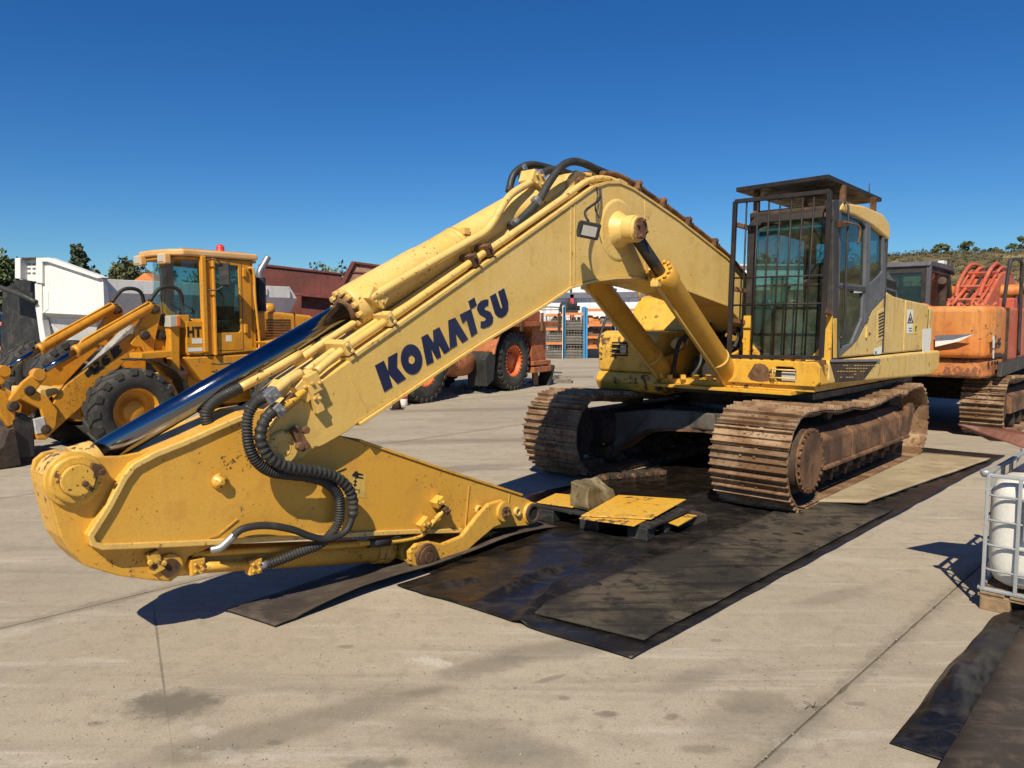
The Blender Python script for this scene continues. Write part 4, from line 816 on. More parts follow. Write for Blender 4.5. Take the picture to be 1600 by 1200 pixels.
# external door bits: hand rail, mirror arm
q = E.t(1316, 345, C1); B().tube([(q.x, C1+.01, q.z+.18), (q.x, C1+.06, q.z+.14), (q.x, C1+.06, q.z-.4), (q.x-.01, C1+.06, q.z-1.2), (q.x-.01, C1+.01, q.z-1.25)], .012, 8, 3).build('door_hand_rail', 'black_steel', cab)
q = E.t(1318, 347, C1+.08); B().tube([q, q + Vector((-.25,.02,.0)), q + Vector((-.42,.02,-.02)), q + Vector((-.44,.02,-.12)), q + Vector((-.44,.0,-.2))], .012, 8, 3).build('mirror_arm', 'rust', cab)
B().prism(E.poly([(1311,344),(1320,345),(1320,356),(1311,356)], C1+.03), C1 + .012, C1 + .05).build('mirror_bracket', 'rust', cab, .005)
for k in range(5):
    B().prism(E.poly([(1335+k*2.5,453),(1337+k*2.5,453),(1337+k*2.5,457.5),(1335+k*2.5,457.5)], C1+.004), C1 - .01, C1 + .004).build('door_number', 'white_sticker', cab)
# front guard: frame and bars
gd = bpy.data.objects.new('front_guard', None); C.objects.link(gd); gd.parent = X
def gp_(u, v): return E.s(u, v, 1.20)
fa = [gp_(1149, 315), gp_(1297, 299), gp_(1283, 559), gp_(1139, 557)]
for i in range(4): B().beam(fa[i], fa[(i+1) % 4], .045, .045 if i != 2 else .05, (1,0,0)).build('guard_frame', 'guard_steel', gd, .004)
for k in range(7):
    u0 = 1167 + k * 17.6; u1 = 1157 + k * 16.6
    v0_ = 315 - (u0 - 1149) * .105
    B().cyl(gp_(u0, v0_), gp_(u1, 566), .0105, n=8).build('guard_bar', 'guard_steel', gd)
for (a, c) in (((1145,434.5),(1287,430)), ((1142,477),(1284,474))): B().cyl(gp_(*a), gp_(*c), .010, n=8).build('guard_cross_bar', 'guard_steel', gd)
B().beam(gp_(1139,573), gp_(1290,566), .05, .04, (1,0,0)).build('guard_sill', 'rust', gd)
for u, v in ((1147,350), (1141,450), (1141,500), (1291,335), (1288,485)): q = gp_(u, v); B().beam(q, Vector((CF-.01, q.y + (.06 if u < 1200 else -.02), q.z - .03)), .04, .05).build('guard_hinge', 'rust', gd, .006)
# overhead guard plate
og = bpy.data.objects.new('roof_guard', None); C.objects.link(og); og.parent = X
rz = 3.42
ra = [E.g(1150, 293, rz), E.g(1295, 272, rz), E.g(1378, 309, rz)]; ra.append(ra[0] + ra[2] - ra[1])
B().ex([p.copy() for p in ra], (0, 0, -.05)).build('guard_plate', 'guard_steel', og, .006)
for s_, t_ in ((.85, .52), (-.45, .55), (-.45, 1.38)):
    B().box(s_-.03, s_+.03, t_-.03, t_+.03, 3.05, rz - .05).build('guard_post', 'rust', og, .004)
B().box(.60, .67, 1.39, 1.44, 3.12, 3.372).build('guard_post', 'rust', og, .004)
q = E.g(1358, 300, 3.42); B().cyl((q.x, q.y, 3.40), (q.x, q.y, 3.52), .006, n=6).build('aerial', 'black_steel', og)
# ---- undercarriage of the big excavator (its own heading)
UC = bpy.data.objects.new('undercarriage', None); C.objects.link(UC); UC.parent = X; UC.rotation_euler = (0, 0, R(.8))
def shoe_mesh(name, w, pitch):
    b = B(); p = pitch
    b.box(-p*.475, p*.465, -w/2, w/2, 0, .014); b.box(-p*.56, p*.52, -w/2+.01, w/2-.01, -.022, -.012)
    for x, h in ((-p*.41, .052), (-.004, .038), (p*.36, .048)): b.ex([(x-.010, -w/2, .014), (x+.014, -w/2, .014), (x+.008, -w/2, h), (x-.004, -w/2, h)], (0, w, 0))
    for y in (-.07, .07):
        for x in (-.045, .05): b.lathe([(.016,0),(.014,1)], (x, y, .013), (x, y, .030), 6, True, False)
    b.box(-p*.6, p*.5, -.09, -.055, -.10, 0); b.box(-p*.6, p*.5, .055, .09, -.10, 0)
    me = b.mesh(name); return me
def track_path(ends, ez, r, top):
    """closed loop (x,z): bottom run, rear wheel, top run with sag, front wheel; ends=(xf,xr)"""
    xf, xr = ends; P = []
    for k in range(13): a = -math.pi/2 + math.pi * k / 12; P.append((xf + r*math.cos(a), ez + r*math.sin(a)))
    P += top
    for k in range(13): a = math.pi/2 + math.pi * k / 12; P.append((xr + r*math.cos(a), ez + r*math.sin(a)))
    return P
def lay_shoes(parent, path, n, me, mat, y, name='track_shoe', flip=1):
    P = [Vector(p) for p in path]; P.append(P[0]); ln = [0]
    for i in range(len(P)-1): ln.append(ln[-1] + (P[i+1]-P[i]).length)
    tot = ln[-1]
    for k in range(n):
        d = (k + .5) * tot / n; i = max(j for j in range(len(ln)) if ln[j] <= d); i = min(i, len(P)-2)
        t = (d - ln[i]) / max(1e-6, ln[i+1]-ln[i]); p = P[i].lerp(P[i+1], t)
        a = P[max(i-0, 0)]; c = P[i+1]; e = (c - a).normalized()
        # smoothed tangent
        def at(dd):
            dd %= tot; i2 = min(max(j for j in range(len(ln)) if ln[j] <= dd), len(P)-2); return P[i2].lerp(P[i2+1], (dd - ln[i2]) / max(1e-6, ln[i2+1]-ln[i2]))
        e = (at(d + tot/n*.5) - at(d - tot/n*.5)).normalized()
        ang = math.atan2(e.y, e.x)
        o = inst(me, name, mat, parent, (p.x, y, p.y), (0, -ang + math.pi, 0))
    return tot
SW = .80; sm_ = shoe_mesh('track_shoe', SW, .205)
def crawler(side, top, mat_frame):
    y = 1.215 if side > 0 else -1.28; tr = bpy.data.objects.new('crawler_track', None); C.objects.link(tr); tr.parent = UC
    path = track_path((1.96, -1.92), .52, .475, top); lay_shoes(tr, path, 49, sm_, 'rust_shoe', y)
    for s_, nm in ((1.96, 'sprocket'), (-1.92, 'idler')):
        b = B()
        if nm == 'sprocket':
            N = 42; prof = []
            for k in range(N): a = 2*math.pi*k/N; rr = .40 if k % 2 else .355; prof.append((s_ + rr*math.cos(a), .52 + rr*math.sin(a)))
            b.prism(prof, y-.03, y+.03)
            b.lathe([(.34,0),(.34,.5),(.31,.56),(.31,1)], (s_, y, .52), (s_, y + side*.40, .52), 36)
        else:
            b.lathe([(.36,0),(.385,.25),(.385,.75),(.36,1)], (s_, y-.09, .52), (s_, y+.09, .52), 36)
        w_ = b.build(nm, 'rust_dark', tr, .006)
        if nm == 'sprocket':
            B().lathe([(.325,0),(.325,.5),(.29,.55),(.29,1)], (s_, y+side*.40, .52), (s_, y+side*.435, .52), 36).build('hub_cover', 'rust', tr, .006)
            B().bolts((s_, y+side*.418, .52), (0, side, 0), .305, 26, .019, .024).build('hub_bolts', 'rust', tr)['kind'] = 'stuff'
    # track frame: rounded box beam
    prof = [(y-.20,.40),(y-.20,.66),(y-.12,.76),(y+.20,.76),(y+.36,.66),(y+.37,.40),(y+.35,.34),(y-.18,.34)] if side > 0 else [(y+.20,.40),(y+.20,.66),(y+.12,.76),(y-.20,.76),(y-.36,.66),(y-.37,.40),(y-.35,.34),(y+.18,.34)]
    B().prismx(prof, -1.62, 1.60).build('track_frame', mat_frame, tr, .025, 3)
    for xk in (.55, -.55, -1.2): B().prismx([(yy + (.008 if yy > y else -.008), zz + (.008 if zz > .5 else -.008)) for yy, zz in prof], xk - .05, xk + .05).build('frame_band', mat_frame, tr, .01)
    B().prismx([(y + side*.375, .36), (y + side*.41, .36), (y + side*.41, .39), (y + side*.375, .40)], -1.5, 1.5).build('frame_lip', mat_frame, tr, .004)
    B().prism([(-1.5,.36),(-1.62,.42),(-1.80,.72),(-1.72,.80),(-1.50,.76)], y + side*.30, y + side*.38).build('idler_guard', mat_frame, tr, .02)
    for k in range(7):
        xk = 1.35 - k * .45
        B().lathe([(.10,0),(.125,.05),(.125,.28),(.095,.3),(.095,.7),(.125,.72),(.125,.95),(.10,1)], (xk, y-.17, .20), (xk, y+.17, .20), 20).lathe([(.055,0),(.055,1)], (xk, y-.26, .2), (xk, y+.26, .2), 14).build('track_roller', 'rust_dark', tr)
        B().prism([(xk-.09,.24),(xk+.09,.24),(xk+.12,.35),(xk-.12,.35)], y + side*.22, y + side*.30).build('roller_bracket', 'rust_dark', tr)
    for xk in (.7, -.7):
        B().lathe([(.08,0),(.08,1)], (xk, y-.15, .86), (xk, y+.15, .86), 18).box(xk-.04, xk+.04, y-.04, y+.04, .74, .86).build('carrier_roller', 'rust_dark', tr)
    return tr
topA = [(1.5,.985),(1.1,.945),(.7,.945),(.25,.90),(-.2,.905),(-.7,.95),(-.95,.97),(-1.25,.94),(-1.55,.985)]
topB = [(1.5,.975),(1.1,.93),(.7,.945),(.2,.90),(-.2,.90),(-.7,.945),(-1.2,.93),(-1.55,.98)]
crawler(1, topA, 'rust'); crawler(-1, topB, 'rust_dark')
# car body: hub and four arched legs
B().box(-.75, .75, -.75, .75, .50, .80).lathe([(.70,0),(.70,1)], (0,0,.78), (0,0,.87), 40).build('car_body', 'frame_dark', UC, .02)
def leg(s0, sd):
    P = [(sd*.0,.80),(sd*.62,.785),(sd*1.12,.72),(sd*1.12,.24),(sd*1.0,.30),(sd*.84,.44),(sd*.66,.535),(sd*.40,.56),(sd*.0,.57)]
    b = B().ex([(s0 + (.30 if s0 > 0 else -.30) * min(1, abs(y)/1.0), y, z) for y, z in P], (-.26 if s0 > 0 else .26, 0, 0)); b.build('frame_leg', 'frame_dark', UC, .012)
    lip = [(sd*1.10,.215),(sd*.99,.275),(sd*.83,.415),(sd*.65,.51),(sd*.39,.535),(sd*.0,.545)]
    b = B()
    for i in range(len(lip)-1):
        (y0,z0),(y1,z1) = lip[i], lip[i+1]; f = lambda y: s0 + (.30 if s0 > 0 else -.30) * min(1, abs(y)) + (.012 if s0 > 0 else -.012)
        b.add([(f(y0),y0,z0),(f(y1),y1,z1),(f(y1),y1,z1+.03),(f(y0),y0,z0+.03),(f(y0)-.3*(1 if s0>0 else -1),y0,z0),(f(y1)-.3*(1 if s0>0 else -1),y1,z1),(f(y1)-.3*(1 if s0>0 else -1),y1,z1+.03),(f(y0)-.3*(1 if s0>0 else -1),y0,z0+.03)], [(0,1,2,3),(7,6,5,4),(0,4,5,1),(3,2,6,7)])
    b.build('leg_flange', 'rust', UC)
B().box(-1.1, 1.1, -.55, .55, .58, .79).build('car_body_deck', 'frame_dark', UC, .02)
for s0 in (1.05, -1.05):
    for sd in (1, -1): leg(s0, sd)
# ================================================================ wheels shared by the machines
def wheel(parent, c, side, Rr, w_, rim_r, hubmat, name='wheel', lugs=20, dish=.5, lug_h=.035, bolts=0, tyremat='tyre'):
    """wheel standing at c (centre), axis along local y, outer face towards side"""
    wh = bpy.data.objects.new(name, None); C.objects.link(wh); wh.parent = parent; wh.location = c
    b = B(); h = w_ / 2
    prof = [(rim_r, -h*.80), (rim_r*1.06, -h*.92), ((rim_r+Rr)/2, -h*1.0), (Rr*.93, -h*.92), (Rr*.975, -h*.75), (Rr*.985, 0), (Rr*.975, h*.75), (Rr*.93, h*.92), ((rim_r+Rr)/2, h*1.0), (rim_r*1.06, h*.92), (rim_r, h*.80)]
    b.lathe([(r_, (a + h) / (2*h)) for r_, a in prof], (0, -h, 0), (0, h, 0), 48, False)
    b.lathe([(rim_r, 0), (rim_r, 1)], (0, -h*.8, 0), (0, h*.8, 0), 48, False)
    for k in range(lugs):
        for sd in (-1, 1):
            a = 2*math.pi*(k + (.5 if sd > 0 else 0)) / lugs; da = .55 * 2*math.pi / lugs; db = .30 * 2*math.pi/lugs
            def P(r_, ang, y): return (r_*math.cos(ang), y, r_*math.sin(ang))
            ri, ro = Rr*.95, Rr + lug_h*.3
            q = [P(ri, a-db, sd*.02*w_), P(ri, a+db, sd*.02*w_), P(ri*.985, a+da+db, sd*h*.97), P(ri*.985, a+da-db, sd*h*.97),
                 P(ro, a-db*.8, sd*.02*w_), P(ro, a+db*.8, sd*.02*w_), P(ro*.985, a+da+db*.8, sd*h*.93), P(ro*.985, a+da-db*.8, sd*h*.93)]
            b.add(q, [(0,1,2,3),(7,6,5,4),(0,4,5,1),(1,5,6,2),(2,6,7,3),(3,7,4,0)])
            if sd == side: # lug shoulder running down the side wall
                q = [P(ri*.985, a+da-db, sd*h*.80), P(ri*.985, a+da+db, sd*h*.80), P(Rr*.86, a+da+db*.9, sd*h*.95), P(Rr*.86, a+da-db*.9, sd*h*.95),
                     P(ro*.985, a+da-db*.8, sd*h*.96), P(ro*.985, a+da+db*.8, sd*h*.96), P(Rr*.87, a+da+db*.6, sd*h*1.04), P(Rr*.87, a+da-db*.6, sd*h*1.04)]
                b.add(q, [(0,1,2,3),(7,6,5,4),(0,4,5,1),(1,5,6,2),(2,6,7,3),(3,7,4,0)])
    b.build('tyre', tyremat, wh)
    o = h * .84
    b = B().lathe([(rim_r*1.04,0),(rim_r*1.06,.02),(rim_r*1.0,.06),(rim_r*.93,.10),(rim_r*.88,dish*.9),(rim_r*.80,dish),(rim_r*.52,dish*1.02),(rim_r*.46,dish*.55),(rim_r*.40,dish*.48),(.001,dish*.46)], (0, side*o, 0), (0, side*(o - w_), 0), 44, False)
    b.lathe([(rim_r*.8,0),(rim_r*.8,1)], (0, -side*o, 0), (0, -side*(o-.05), 0), 32); b.build('rim', hubmat, wh)
    if bolts:
        b = B().bolts((0, side*(o - w_*.03), 0), (0, side, 0), rim_r*.97, bolts, .03, .03); b.bolts((0, side*(o - w_*dish), 0), (0, side, 0), rim_r*.62, bolts//2, .03, .04); tag(b.build('wheel_nuts', hubmat, wh), kind='stuff')
    return wh
# ================================================================ wheel loader
LD = Frame((-6.04, 11.41), 233)
T = thing('wheel_loader', 'orange-yellow wheel loader with tall cab and red beacon, facing left', 'wheel loader', **fr(LD))
def z1(pts): return [(x * .3, 360 + y * .3) for x, y in pts]
for s_, sd in ((.13, 1), (.13, -1), (-2.5, 1), (-2.5, -1)):
    wheel(T, (s_ - .05, sd * .88, .61), sd, .61, .38, .335, 'loader_yellow', lugs=17)
# chassis
B().box(-3.6, -1.0, -.5, .5, .55, 1.05).box(-.9, .6, -.42, .42, .5, .95).build('chassis', 'loader_yellow', T, .02)
B().cyl((.13,-.8,.63), (.13,.8,.63), .12, n=16).cyl((-2.5,-.8,.63), (-2.5,.8,.63), .12, n=16).build('axle', 'rust_dark', T)
# front tower
for t in (.46, -.56): 
    B().prism(LD.poly(z1([(805,470),(860,430),(935,470),(940,760),(880,790),(805,700)]), .56), t, t + .10).build('tower_plate', 'loader_yellow', T, .012)
B().prism(LD.poly(z1([(880,470),(935,470),(935,640),(940,770),(890,770)]), .70), .56, .72).build('tower_post', 'loader_yellow', T, .02)
for x, y in ((848,468), (840,545), (882,668)):
    q = LD.t(x*.3, 360+y*.3, .57); B().lathe([(.085,0),(.085,1)], (q.x,.555,q.z), (q.x,.60,q.z), 20).lathe([(.04,0),(.04,1)], (q.x,.60,q.z), (q.x,.62,q.z), 12).build('pin_cap', 'rust_dark', T, .004)
B().prism(LD.poly(z1([(935,440),(985,440),(985,505),(930,505)]), .74), .58, .74).build('lamp_bracket', 'loader_yellow', T, .006)
hl = B().prism(LD.poly(z1([(885,445),(925,440),(930,500),(888,505)]), .78), .60, .78).build('head_lamp', 'lamp_glass', T, .012)
B().prism(LD.poly(z1([(920,445),(940,443),(942,498),(922,500)]), .785), .60, .785).build('turn_signal', 'amber', hl, .008)
# lift arms
UPV = 7
def z1u(pts): return [(x * .3 - 2, 360 + y * .3 - UPV) for x, y in pts]
arm_o = z1u([(690,560),(725,580),(720,640),(640,720),(480,900),(350,1010),(262,1090),(205,1085),(190,1040),(255,990),(290,905),(345,830),(520,690)])
top_o = z1([(795,375),(830,390),(838,425),(800,600),(800,650),(765,655),(735,610),(690,605),(676,590),(700,555),(710,510)])
bk_o = z1([(180,735),(225,730),(245,760),(185,835),(250,870),(300,940),(290,1020),(240,1090),(190,1090),(180,1050),(225,1000),(205,930),(105,880),(60,905),(40,880),(110,790)])
def lift_arm(t):
    a = B().prism(LD.poly(arm_o, .56), t - .04, t + .04).build('lift_arm', 'loader_yellow', T, .012)
    B().prism(LD.poly(top_o, .60), t - .02, t + .08).build('arm_head', 'loader_yellow', T, .012)
    B().prism(LD.poly(bk_o, .62), t + .05, t + .11).build('bucket_lever', 'loader_yellow', T, .02)
    for x, y in ((803,410), (752,545), (150,835), (68,915), (232,1035)):
        q = LD.t(x*.3, 360+y*.3, .62); B().lathe([(.075,0),(.075,.6),(.06,1)], (q.x, t+.0, q.z), (q.x, t+.14, q.z), 20).lathe([(.035,0),(.035,1)], (q.x, t+.14, q.z), (q.x, t+.155, q.z), 12).build('pin_cap', 'rust_dark', T, .004)
    return a
na = lift_arm(.54); lift_arm(-.60)
for t in (.62, -.52):
    p_ = LD.t(795*.3, 360+388*.3, .62); q_ = LD.t(195*.3, 360+750*.3, .62); d = q_ - p_; L_ = d.length; d /= L_
    def at_(k): return Vector((p_.x + d.x*k, t, p_.z + d.z*k))
    cy = bpy.data.objects.new('tilt_cylinder', None); C.objects.link(cy); cy.parent = T
    B().lathe([(.07,0),(.075,.02),(.075,.95),(.085,.955),(.085,1)], at_(.02), at_(L_*.70), 24).build('barrel', 'loader_yellow', cy)
    B().cyl(at_(L_*.68), at_(L_*.97), .04, n=20).build('rod', 'chrome', cy)
    B().lathe([(.08,0),(.08,1)], at_(L_) + Vector((0,-.07,0)), at_(L_) + Vector((0,.07,0)), 18).build('rod_eye', 'loader_yellow', cy, .004)
    B().tube([at_(.1) + Vector((0,.05,.09)), at_(L_*.3) + Vector((0,.03,.09)), at_(L_*.62) + Vector((0,.02,.10)), at_(L_*.66) + Vector((0,.02,.05))], .016, 8).build('steel_pipe', 'loader_yellow', cy)
    B().tube([at_(.0) + Vector((.05,0,.05)), at_(0) + Vector((-.15,0,.26)), at_(0) + Vector((-.42,0,.22)), at_(0) + Vector((-.5,-.05,-.15))], .03, 10).build('hydraulic_hose', 'rubber', cy)
# inner boom cross member and wide pale bracket, curved link
B().prism(LD.poly(z1([(290,815),(330,830),(180,880),(185,825)]), .3), -.5, .45).build('cross_tube', 'yellow_rail', T, .01)
B().prism(LD.poly(z1([(700,490),(640,540),(430,760),(455,775),(700,560)]), .1), -.1, .1).build('centre_link', 'link_grey', T, .01)
B().box(1.0, 1.3, -.8, .45, .3, .5).prism([(1.25,.10),(1.5,.12),(1.52,.62),(1.38,.70),(1.25,.6)], -.95, .62).build('quick_coupler', 'black_steel', T, .02)  # coupler and carriage coloured dark for the shade they stand in
B().prism([(1.45,.02),(1.9,.0),(2.3,.06),(2.35,.10),(1.95,.09),(1.65,.3),(1.58,.5),(1.5,.52)], -1.15, .70).build('fork_carriage', 'rust_dark', T, .01)
B().prism(LD.poly([(-6,607),(10,612),(24,640),(26,662),(14,668),(-6,640)], .62), .50, .62).build('coupler_plate', 'loader_yellow', T, .02)
B().prism([(1.10,.42),(1.24,.40),(1.26,.60),(1.14,.62)], .60, .66).build('coupler_tag', 'steel_light', T, .006)
# 426 B lettering on the near arm
def zc(pts): return [(x * .1875 - 2, 530 + y * .1875 - UPV) for x, y in pts]
def dec(pts, t, par, m_='decal_black', z=zc): B().ex([LD.t(u, v, t) for u, v in z(pts)], (0, .0015, 0)).build('letter', m_, par)
ta = .5815
dec([(715,320),(770,255),(795,282),(815,262),(822,285),(808,300),(815,315),(790,340),(780,325),(745,357),(725,345)], ta, na)
dec([(785,250),(800,225),(822,218),(840,235),(838,262),(830,275),(875,260),(885,275),(820,315),(808,300),(818,270),(820,250),(812,243),(798,262)], ta, na)
dec([(858,195),(880,172),(905,165),(915,178),(890,190),(880,200),(905,190),(928,195),(935,215),(915,245),(885,260),(862,245),(855,220)], ta, na)
dec([(925,130),(975,95),(1000,85),(1010,100),(1000,118),(1025,118),(1025,145),(1000,175),(960,205)], ta, na)
# fender
B().strip([(.10,1.33),(-.05,1.34),(-.25,1.30),(-.48,1.18),(-.64,1.0),(-.74,.78)], -.02, .66, 1.04).build('fender', 'plastic_black', T)
B().prism([(-.05,1.34),(-.5,1.36),(-.5,1.45),(-.05,1.43)], .60, .95).build('fender_bracket', 'loader_yellow', T, .006)
# ---- cab (x from -.85 front to -2.05 rear)
cb = bpy.data.objects.new('cab', None); C.objects.link(cb); cb.parent = T
so = LD.poly([(316,398),(392,408),(404,546),(326,548)], .75)
wn = LD.poly([(328,404),(372,410),(377,510),(332,513)], .75)
cs_ = [(-1.15,2.86),(-2.02,2.84),(-2.08,1.40),(-1.15,1.36)]
cw_ = [(-1.32,2.78),(-1.78,2.76),(-1.80,1.74),(-1.76,1.70),(-1.36,1.70),(-1.32,1.75)]
for t in (.75, -.42): 
    B().holed(cs_, [cw_], lambda x, z: (x, t, z), (0, -.05 if t > 0 else .05, 0)).build('cab_side', 'loader_yellow', cb, .008)
    B().prism(cw_, t - (.03 if t > 0 else -.03), t - (.025 if t > 0 else -.025)).build('door_window', 'glass', cb)
B().holed([(-.42,1.45),(.75,1.45),(.75,2.84),(-.42,2.84)], [[(-.32,2.0),(.6,2.0),(.6,2.72),(-.32,2.72)]], lambda y, z: (-2.04, y, z), (.05, 0, 0)).build('cab_rear', 'loader_yellow', cb, .006)
B().prismx([(-.32,2.0),(.6,2.0),(.6,2.72),(-.32,2.72)], -2.02, -2.015).build('rear_window', 'glass_clear', cb)
B().box(-1.2, -1.12, .70, .79, 1.40, 2.88).build('front_pillar', 'loader_yellow', cb, .015)
B().box(-1.2, -1.12, -.46, -.38, 1.40, 2.88).build('front_pillar', 'loader_yellow', cb, .015)
# wrap-around windscreen: bowed panes from pillar to pillar
fx = [(-1.13,.72),(-1.0,.70),(-.90,.64),(-.83,.52),(-.80,.36),(-.79,.17),(-.80,-.02),(-.83,-.18),(-.90,-.31),(-1.0,-.37),(-1.13,-.40)]
b = B(); n_ = len(fx)
b.add([(x, y, 1.92) for x, y in fx] + [(x - .04, y, 2.80) for x, y in fx], [(i, i+1, i+1+n_, i+n_) for i in range(n_-1)], True); b.build('windscreen', 'glass_clear', cb)
B().prismz(fx, 1.36, 1.92).build('cab_nose', 'loader_yellow', cb, .015)
B().prism([(-1.1,.95),(-2.1,.95),(-2.3,1.1),(-2.3,1.36),(-.8,1.34)], .45, .74).build('cab_step_box', 'loader_yellow', cb, .03)
ro = [(-.70,.58),(-.66,.17),(-.70,-.26),(-.84,-.43),(-2.12,-.46),(-2.12,.80),(-.84,.76)]
B().prismz(ro, 2.865, 2.965).build('roof', 'loader_roof', cb, .03, 4)
B().prismz([(x*.97-.06, y*.93) for x, y in ro], 2.82, 2.86).build('roof_liner', 'loader_yellow', cb, .008)
for y in (-.38, .66): B().beam((-.86,y,2.975), (-2.0,y,2.975), .03, .02).build('roof_gutter', 'loader_roof', cb)
for y in (.50, -.20): l_ = B().box(-.74, -.63, y-.11, y+.11, 2.74, 2.90).build('roof_lamp', 'loader_roof', cb, .02); B().box(-.635, -.62, y-.08, y+.08, 2.77, 2.88).build('lamp_lens', 'lamp_glass', l_, .008)
bc_ = B().lathe([(.07,0),(.075,.1),(.065,.2),(.065,.7),(.05,.9),(.02,1)], (-1.72,.35,2.97), (-1.72,.35,3.12), 18).build('beacon', 'red_plastic', cb)
B().box(-1.34, -1.30, .74, .80, 1.35, 2.85).build('door_hinge_bar', 'loader_yellow', cb, .01)
mir = B().obox((-1.38, .98, 2.60), (.06, .20, .36), Matrix.Rotation(.3, 3, 'Z')).build('mirror', 'plastic_black', cb, .03, 3)
B().tube([(-1.2,.76,2.80),(-1.25,.95,2.82),(-1.35,.98,2.74)], .012, 8).tube([(-1.2,.76,2.36),(-1.28,.9,2.36),(-1.36,.97,2.42)], .012, 8).build('mirror_bracket', 'black_steel', mir)
B().tube([(-1.94,.76,2.72),(-2.02,.80,2.70),(-2.04,.80,2.2),(-2.10,.80,1.5),(-2.06,.76,1.42)], .022, 8, 3).build('hand_rail', 'loader_yellow', cb)
for z in (2.66, 1.76): B().box(-1.90, -1.84, .745, .79, z-.07, z+.07).build('door_hinge', 'loader_yellow', cb, .01)
B().box(-1.36, -1.32, .75, .79, 1.48, 1.64).build('door_handle', 'black_steel', cb, .008)
B().box(-1.62, -1.52, .75, .753, 1.56, 1.66).build('sticker', 'white_sticker', cb)
seat = B().box(-1.85, -1.45, -.08, .42, 1.75, 1.9).prism([(-1.75,1.9),(-1.9,1.9),(-1.95,2.5),(-1.82,2.52)], -.08, .42).build('seat', 'seat_cloth', cb, .04)
B().tube([(-.95,.17,1.6),(-1.05,.17,1.95),(-1.12,.17,2.08)], .03, 8).build('steering_column', 'black_steel', cb)
ang_ = Matrix.Rotation(-.5, 3, 'Y'); B().tube([Vector((-1.13,.17,2.1)) + ang_ @ Vector((.19*math.cos(a*.5236), .19*math.sin(a*.5236), 0)) for a in range(13)], .016, 8, 3).build('steering_wheel', 'rubber', cb)
for zz in (1.10, 1.22): B().tube([(-1.25,.78,zz),(-1.25,.92,zz),(-1.7,.92,zz),(-1.7,.78,zz)], .014, 6, 1).build('step_rung', 'black_steel', cb)
for x_ in (-1.30, -1.83): B().box(x_-.004, x_+.004, .748, .7525, 1.42, 2.82).build('door_seam', 'rust_dark', cb)
B().box(-1.83, -1.30, .748, .7525, 1.416, 1.424).build('door_seam', 'rust_dark', cb)
B().tube([(-.80,.2,1.95),(-.78,.22,2.3),(-.81,.32,2.62)], .008, 6).build('wiper', 'rubber', cb)
# HT lettering and stickers beside the door
def dl(pts, t=.752, m_='decal_black'): B().ex([(x, t, z) for x, z in pts], (0, .0015, 0)).build('letter' if m_ == 'decal_black' else 'sticker', m_, cb)
B().prism([(-.86,1.40),(-1.12,1.38),(-1.12,1.88),(-.86,1.88)], .70, .75).build('side_panel', 'loader_yellow', cb, .004)
dl([(-1.10,1.80),(-.99,1.80),(-.99,1.765),(-1.025,1.765),(-1.025,1.64),(-1.065,1.64),(-1.065,1.765),(-1.10,1.765)])
dl([(-.98,1.80),(-.95,1.80),(-.95,1.74),(-.90,1.74),(-.90,1.80),(-.87,1.80),(-.87,1.64),(-.90,1.64),(-.90,1.70),(-.95,1.70),(-.95,1.64),(-.98,1.64)])
dl([(-1.11,1.62),(-.94,1.62),(-.94,1.54),(-1.11,1.54)], m_='white_sticker'); dl([(-1.11,1.48),(-.87,1.48),(-.87,1.42),(-1.11,1.42)], m_='white_sticker')
# engine hood and exhaust
B().prism([(-2.1,2.03),(-2.35,2.06),(-3.3,1.98),(-3.55,1.85),(-3.65,1.5),(-3.65,1.05),(-2.1,1.05)], -.62, .62).build('engine_hood', 'loader_yellow', T, .05, 3)
B().prism([(-2.15,1.42),(-2.05,1.55),(-3.1,1.62),(-3.3,1.45),(-3.1,1.35)], .60, 1.02).build('rear_fender', 'loader_yellow', T, .02)
B().box(-2.945, -2.93, -.623, .623, 1.1, 2.03).build('hood_seam', 'rust_dark', T)
for k in range(7): B().box(-2.85, -2.35, .618, .628, 1.62 + k*.045, 1.64 + k*.045).build('hood_louvre', 'black_steel', T)
for k in range(3): B().box(-2.2 - .0*k, -2.12, .60, .632, 1.5 + k*.2, 1.54 + k*.2).build('hood_latch', 'black_steel', T, .004)
B().lathe([(.10,0),(.10,1)], (-2.48,.3,2.02), (-2.48,.3,2.62), 20).build('exhaust_muffler', 'black_steel', T, .006)
B().tube([(-2.48,.3,2.60),(-2.49,.3,2.72),(-2.58,.3,2.86),(-2.66,.3,2.98)], .055, 14).build('exhaust_pipe', 'grey_metal', T)
B().lathe([(.12,0),(.12,.7),(.08,1)], (-3.0,-.2,1.98), (-3.0,-.2,2.2), 18).build('air_cleaner', 'loader_yellow', T)
# ================================================================ white dumper body behind the loader
WD = Frame((-8.6, 14.0), 53.13)
D = thing('dump_truck', 'white dump truck body with slotted end panel, behind the loader', 'dump truck', **fr(WD))
def wpx(pts, t=0): return WD.poly(pts, t)
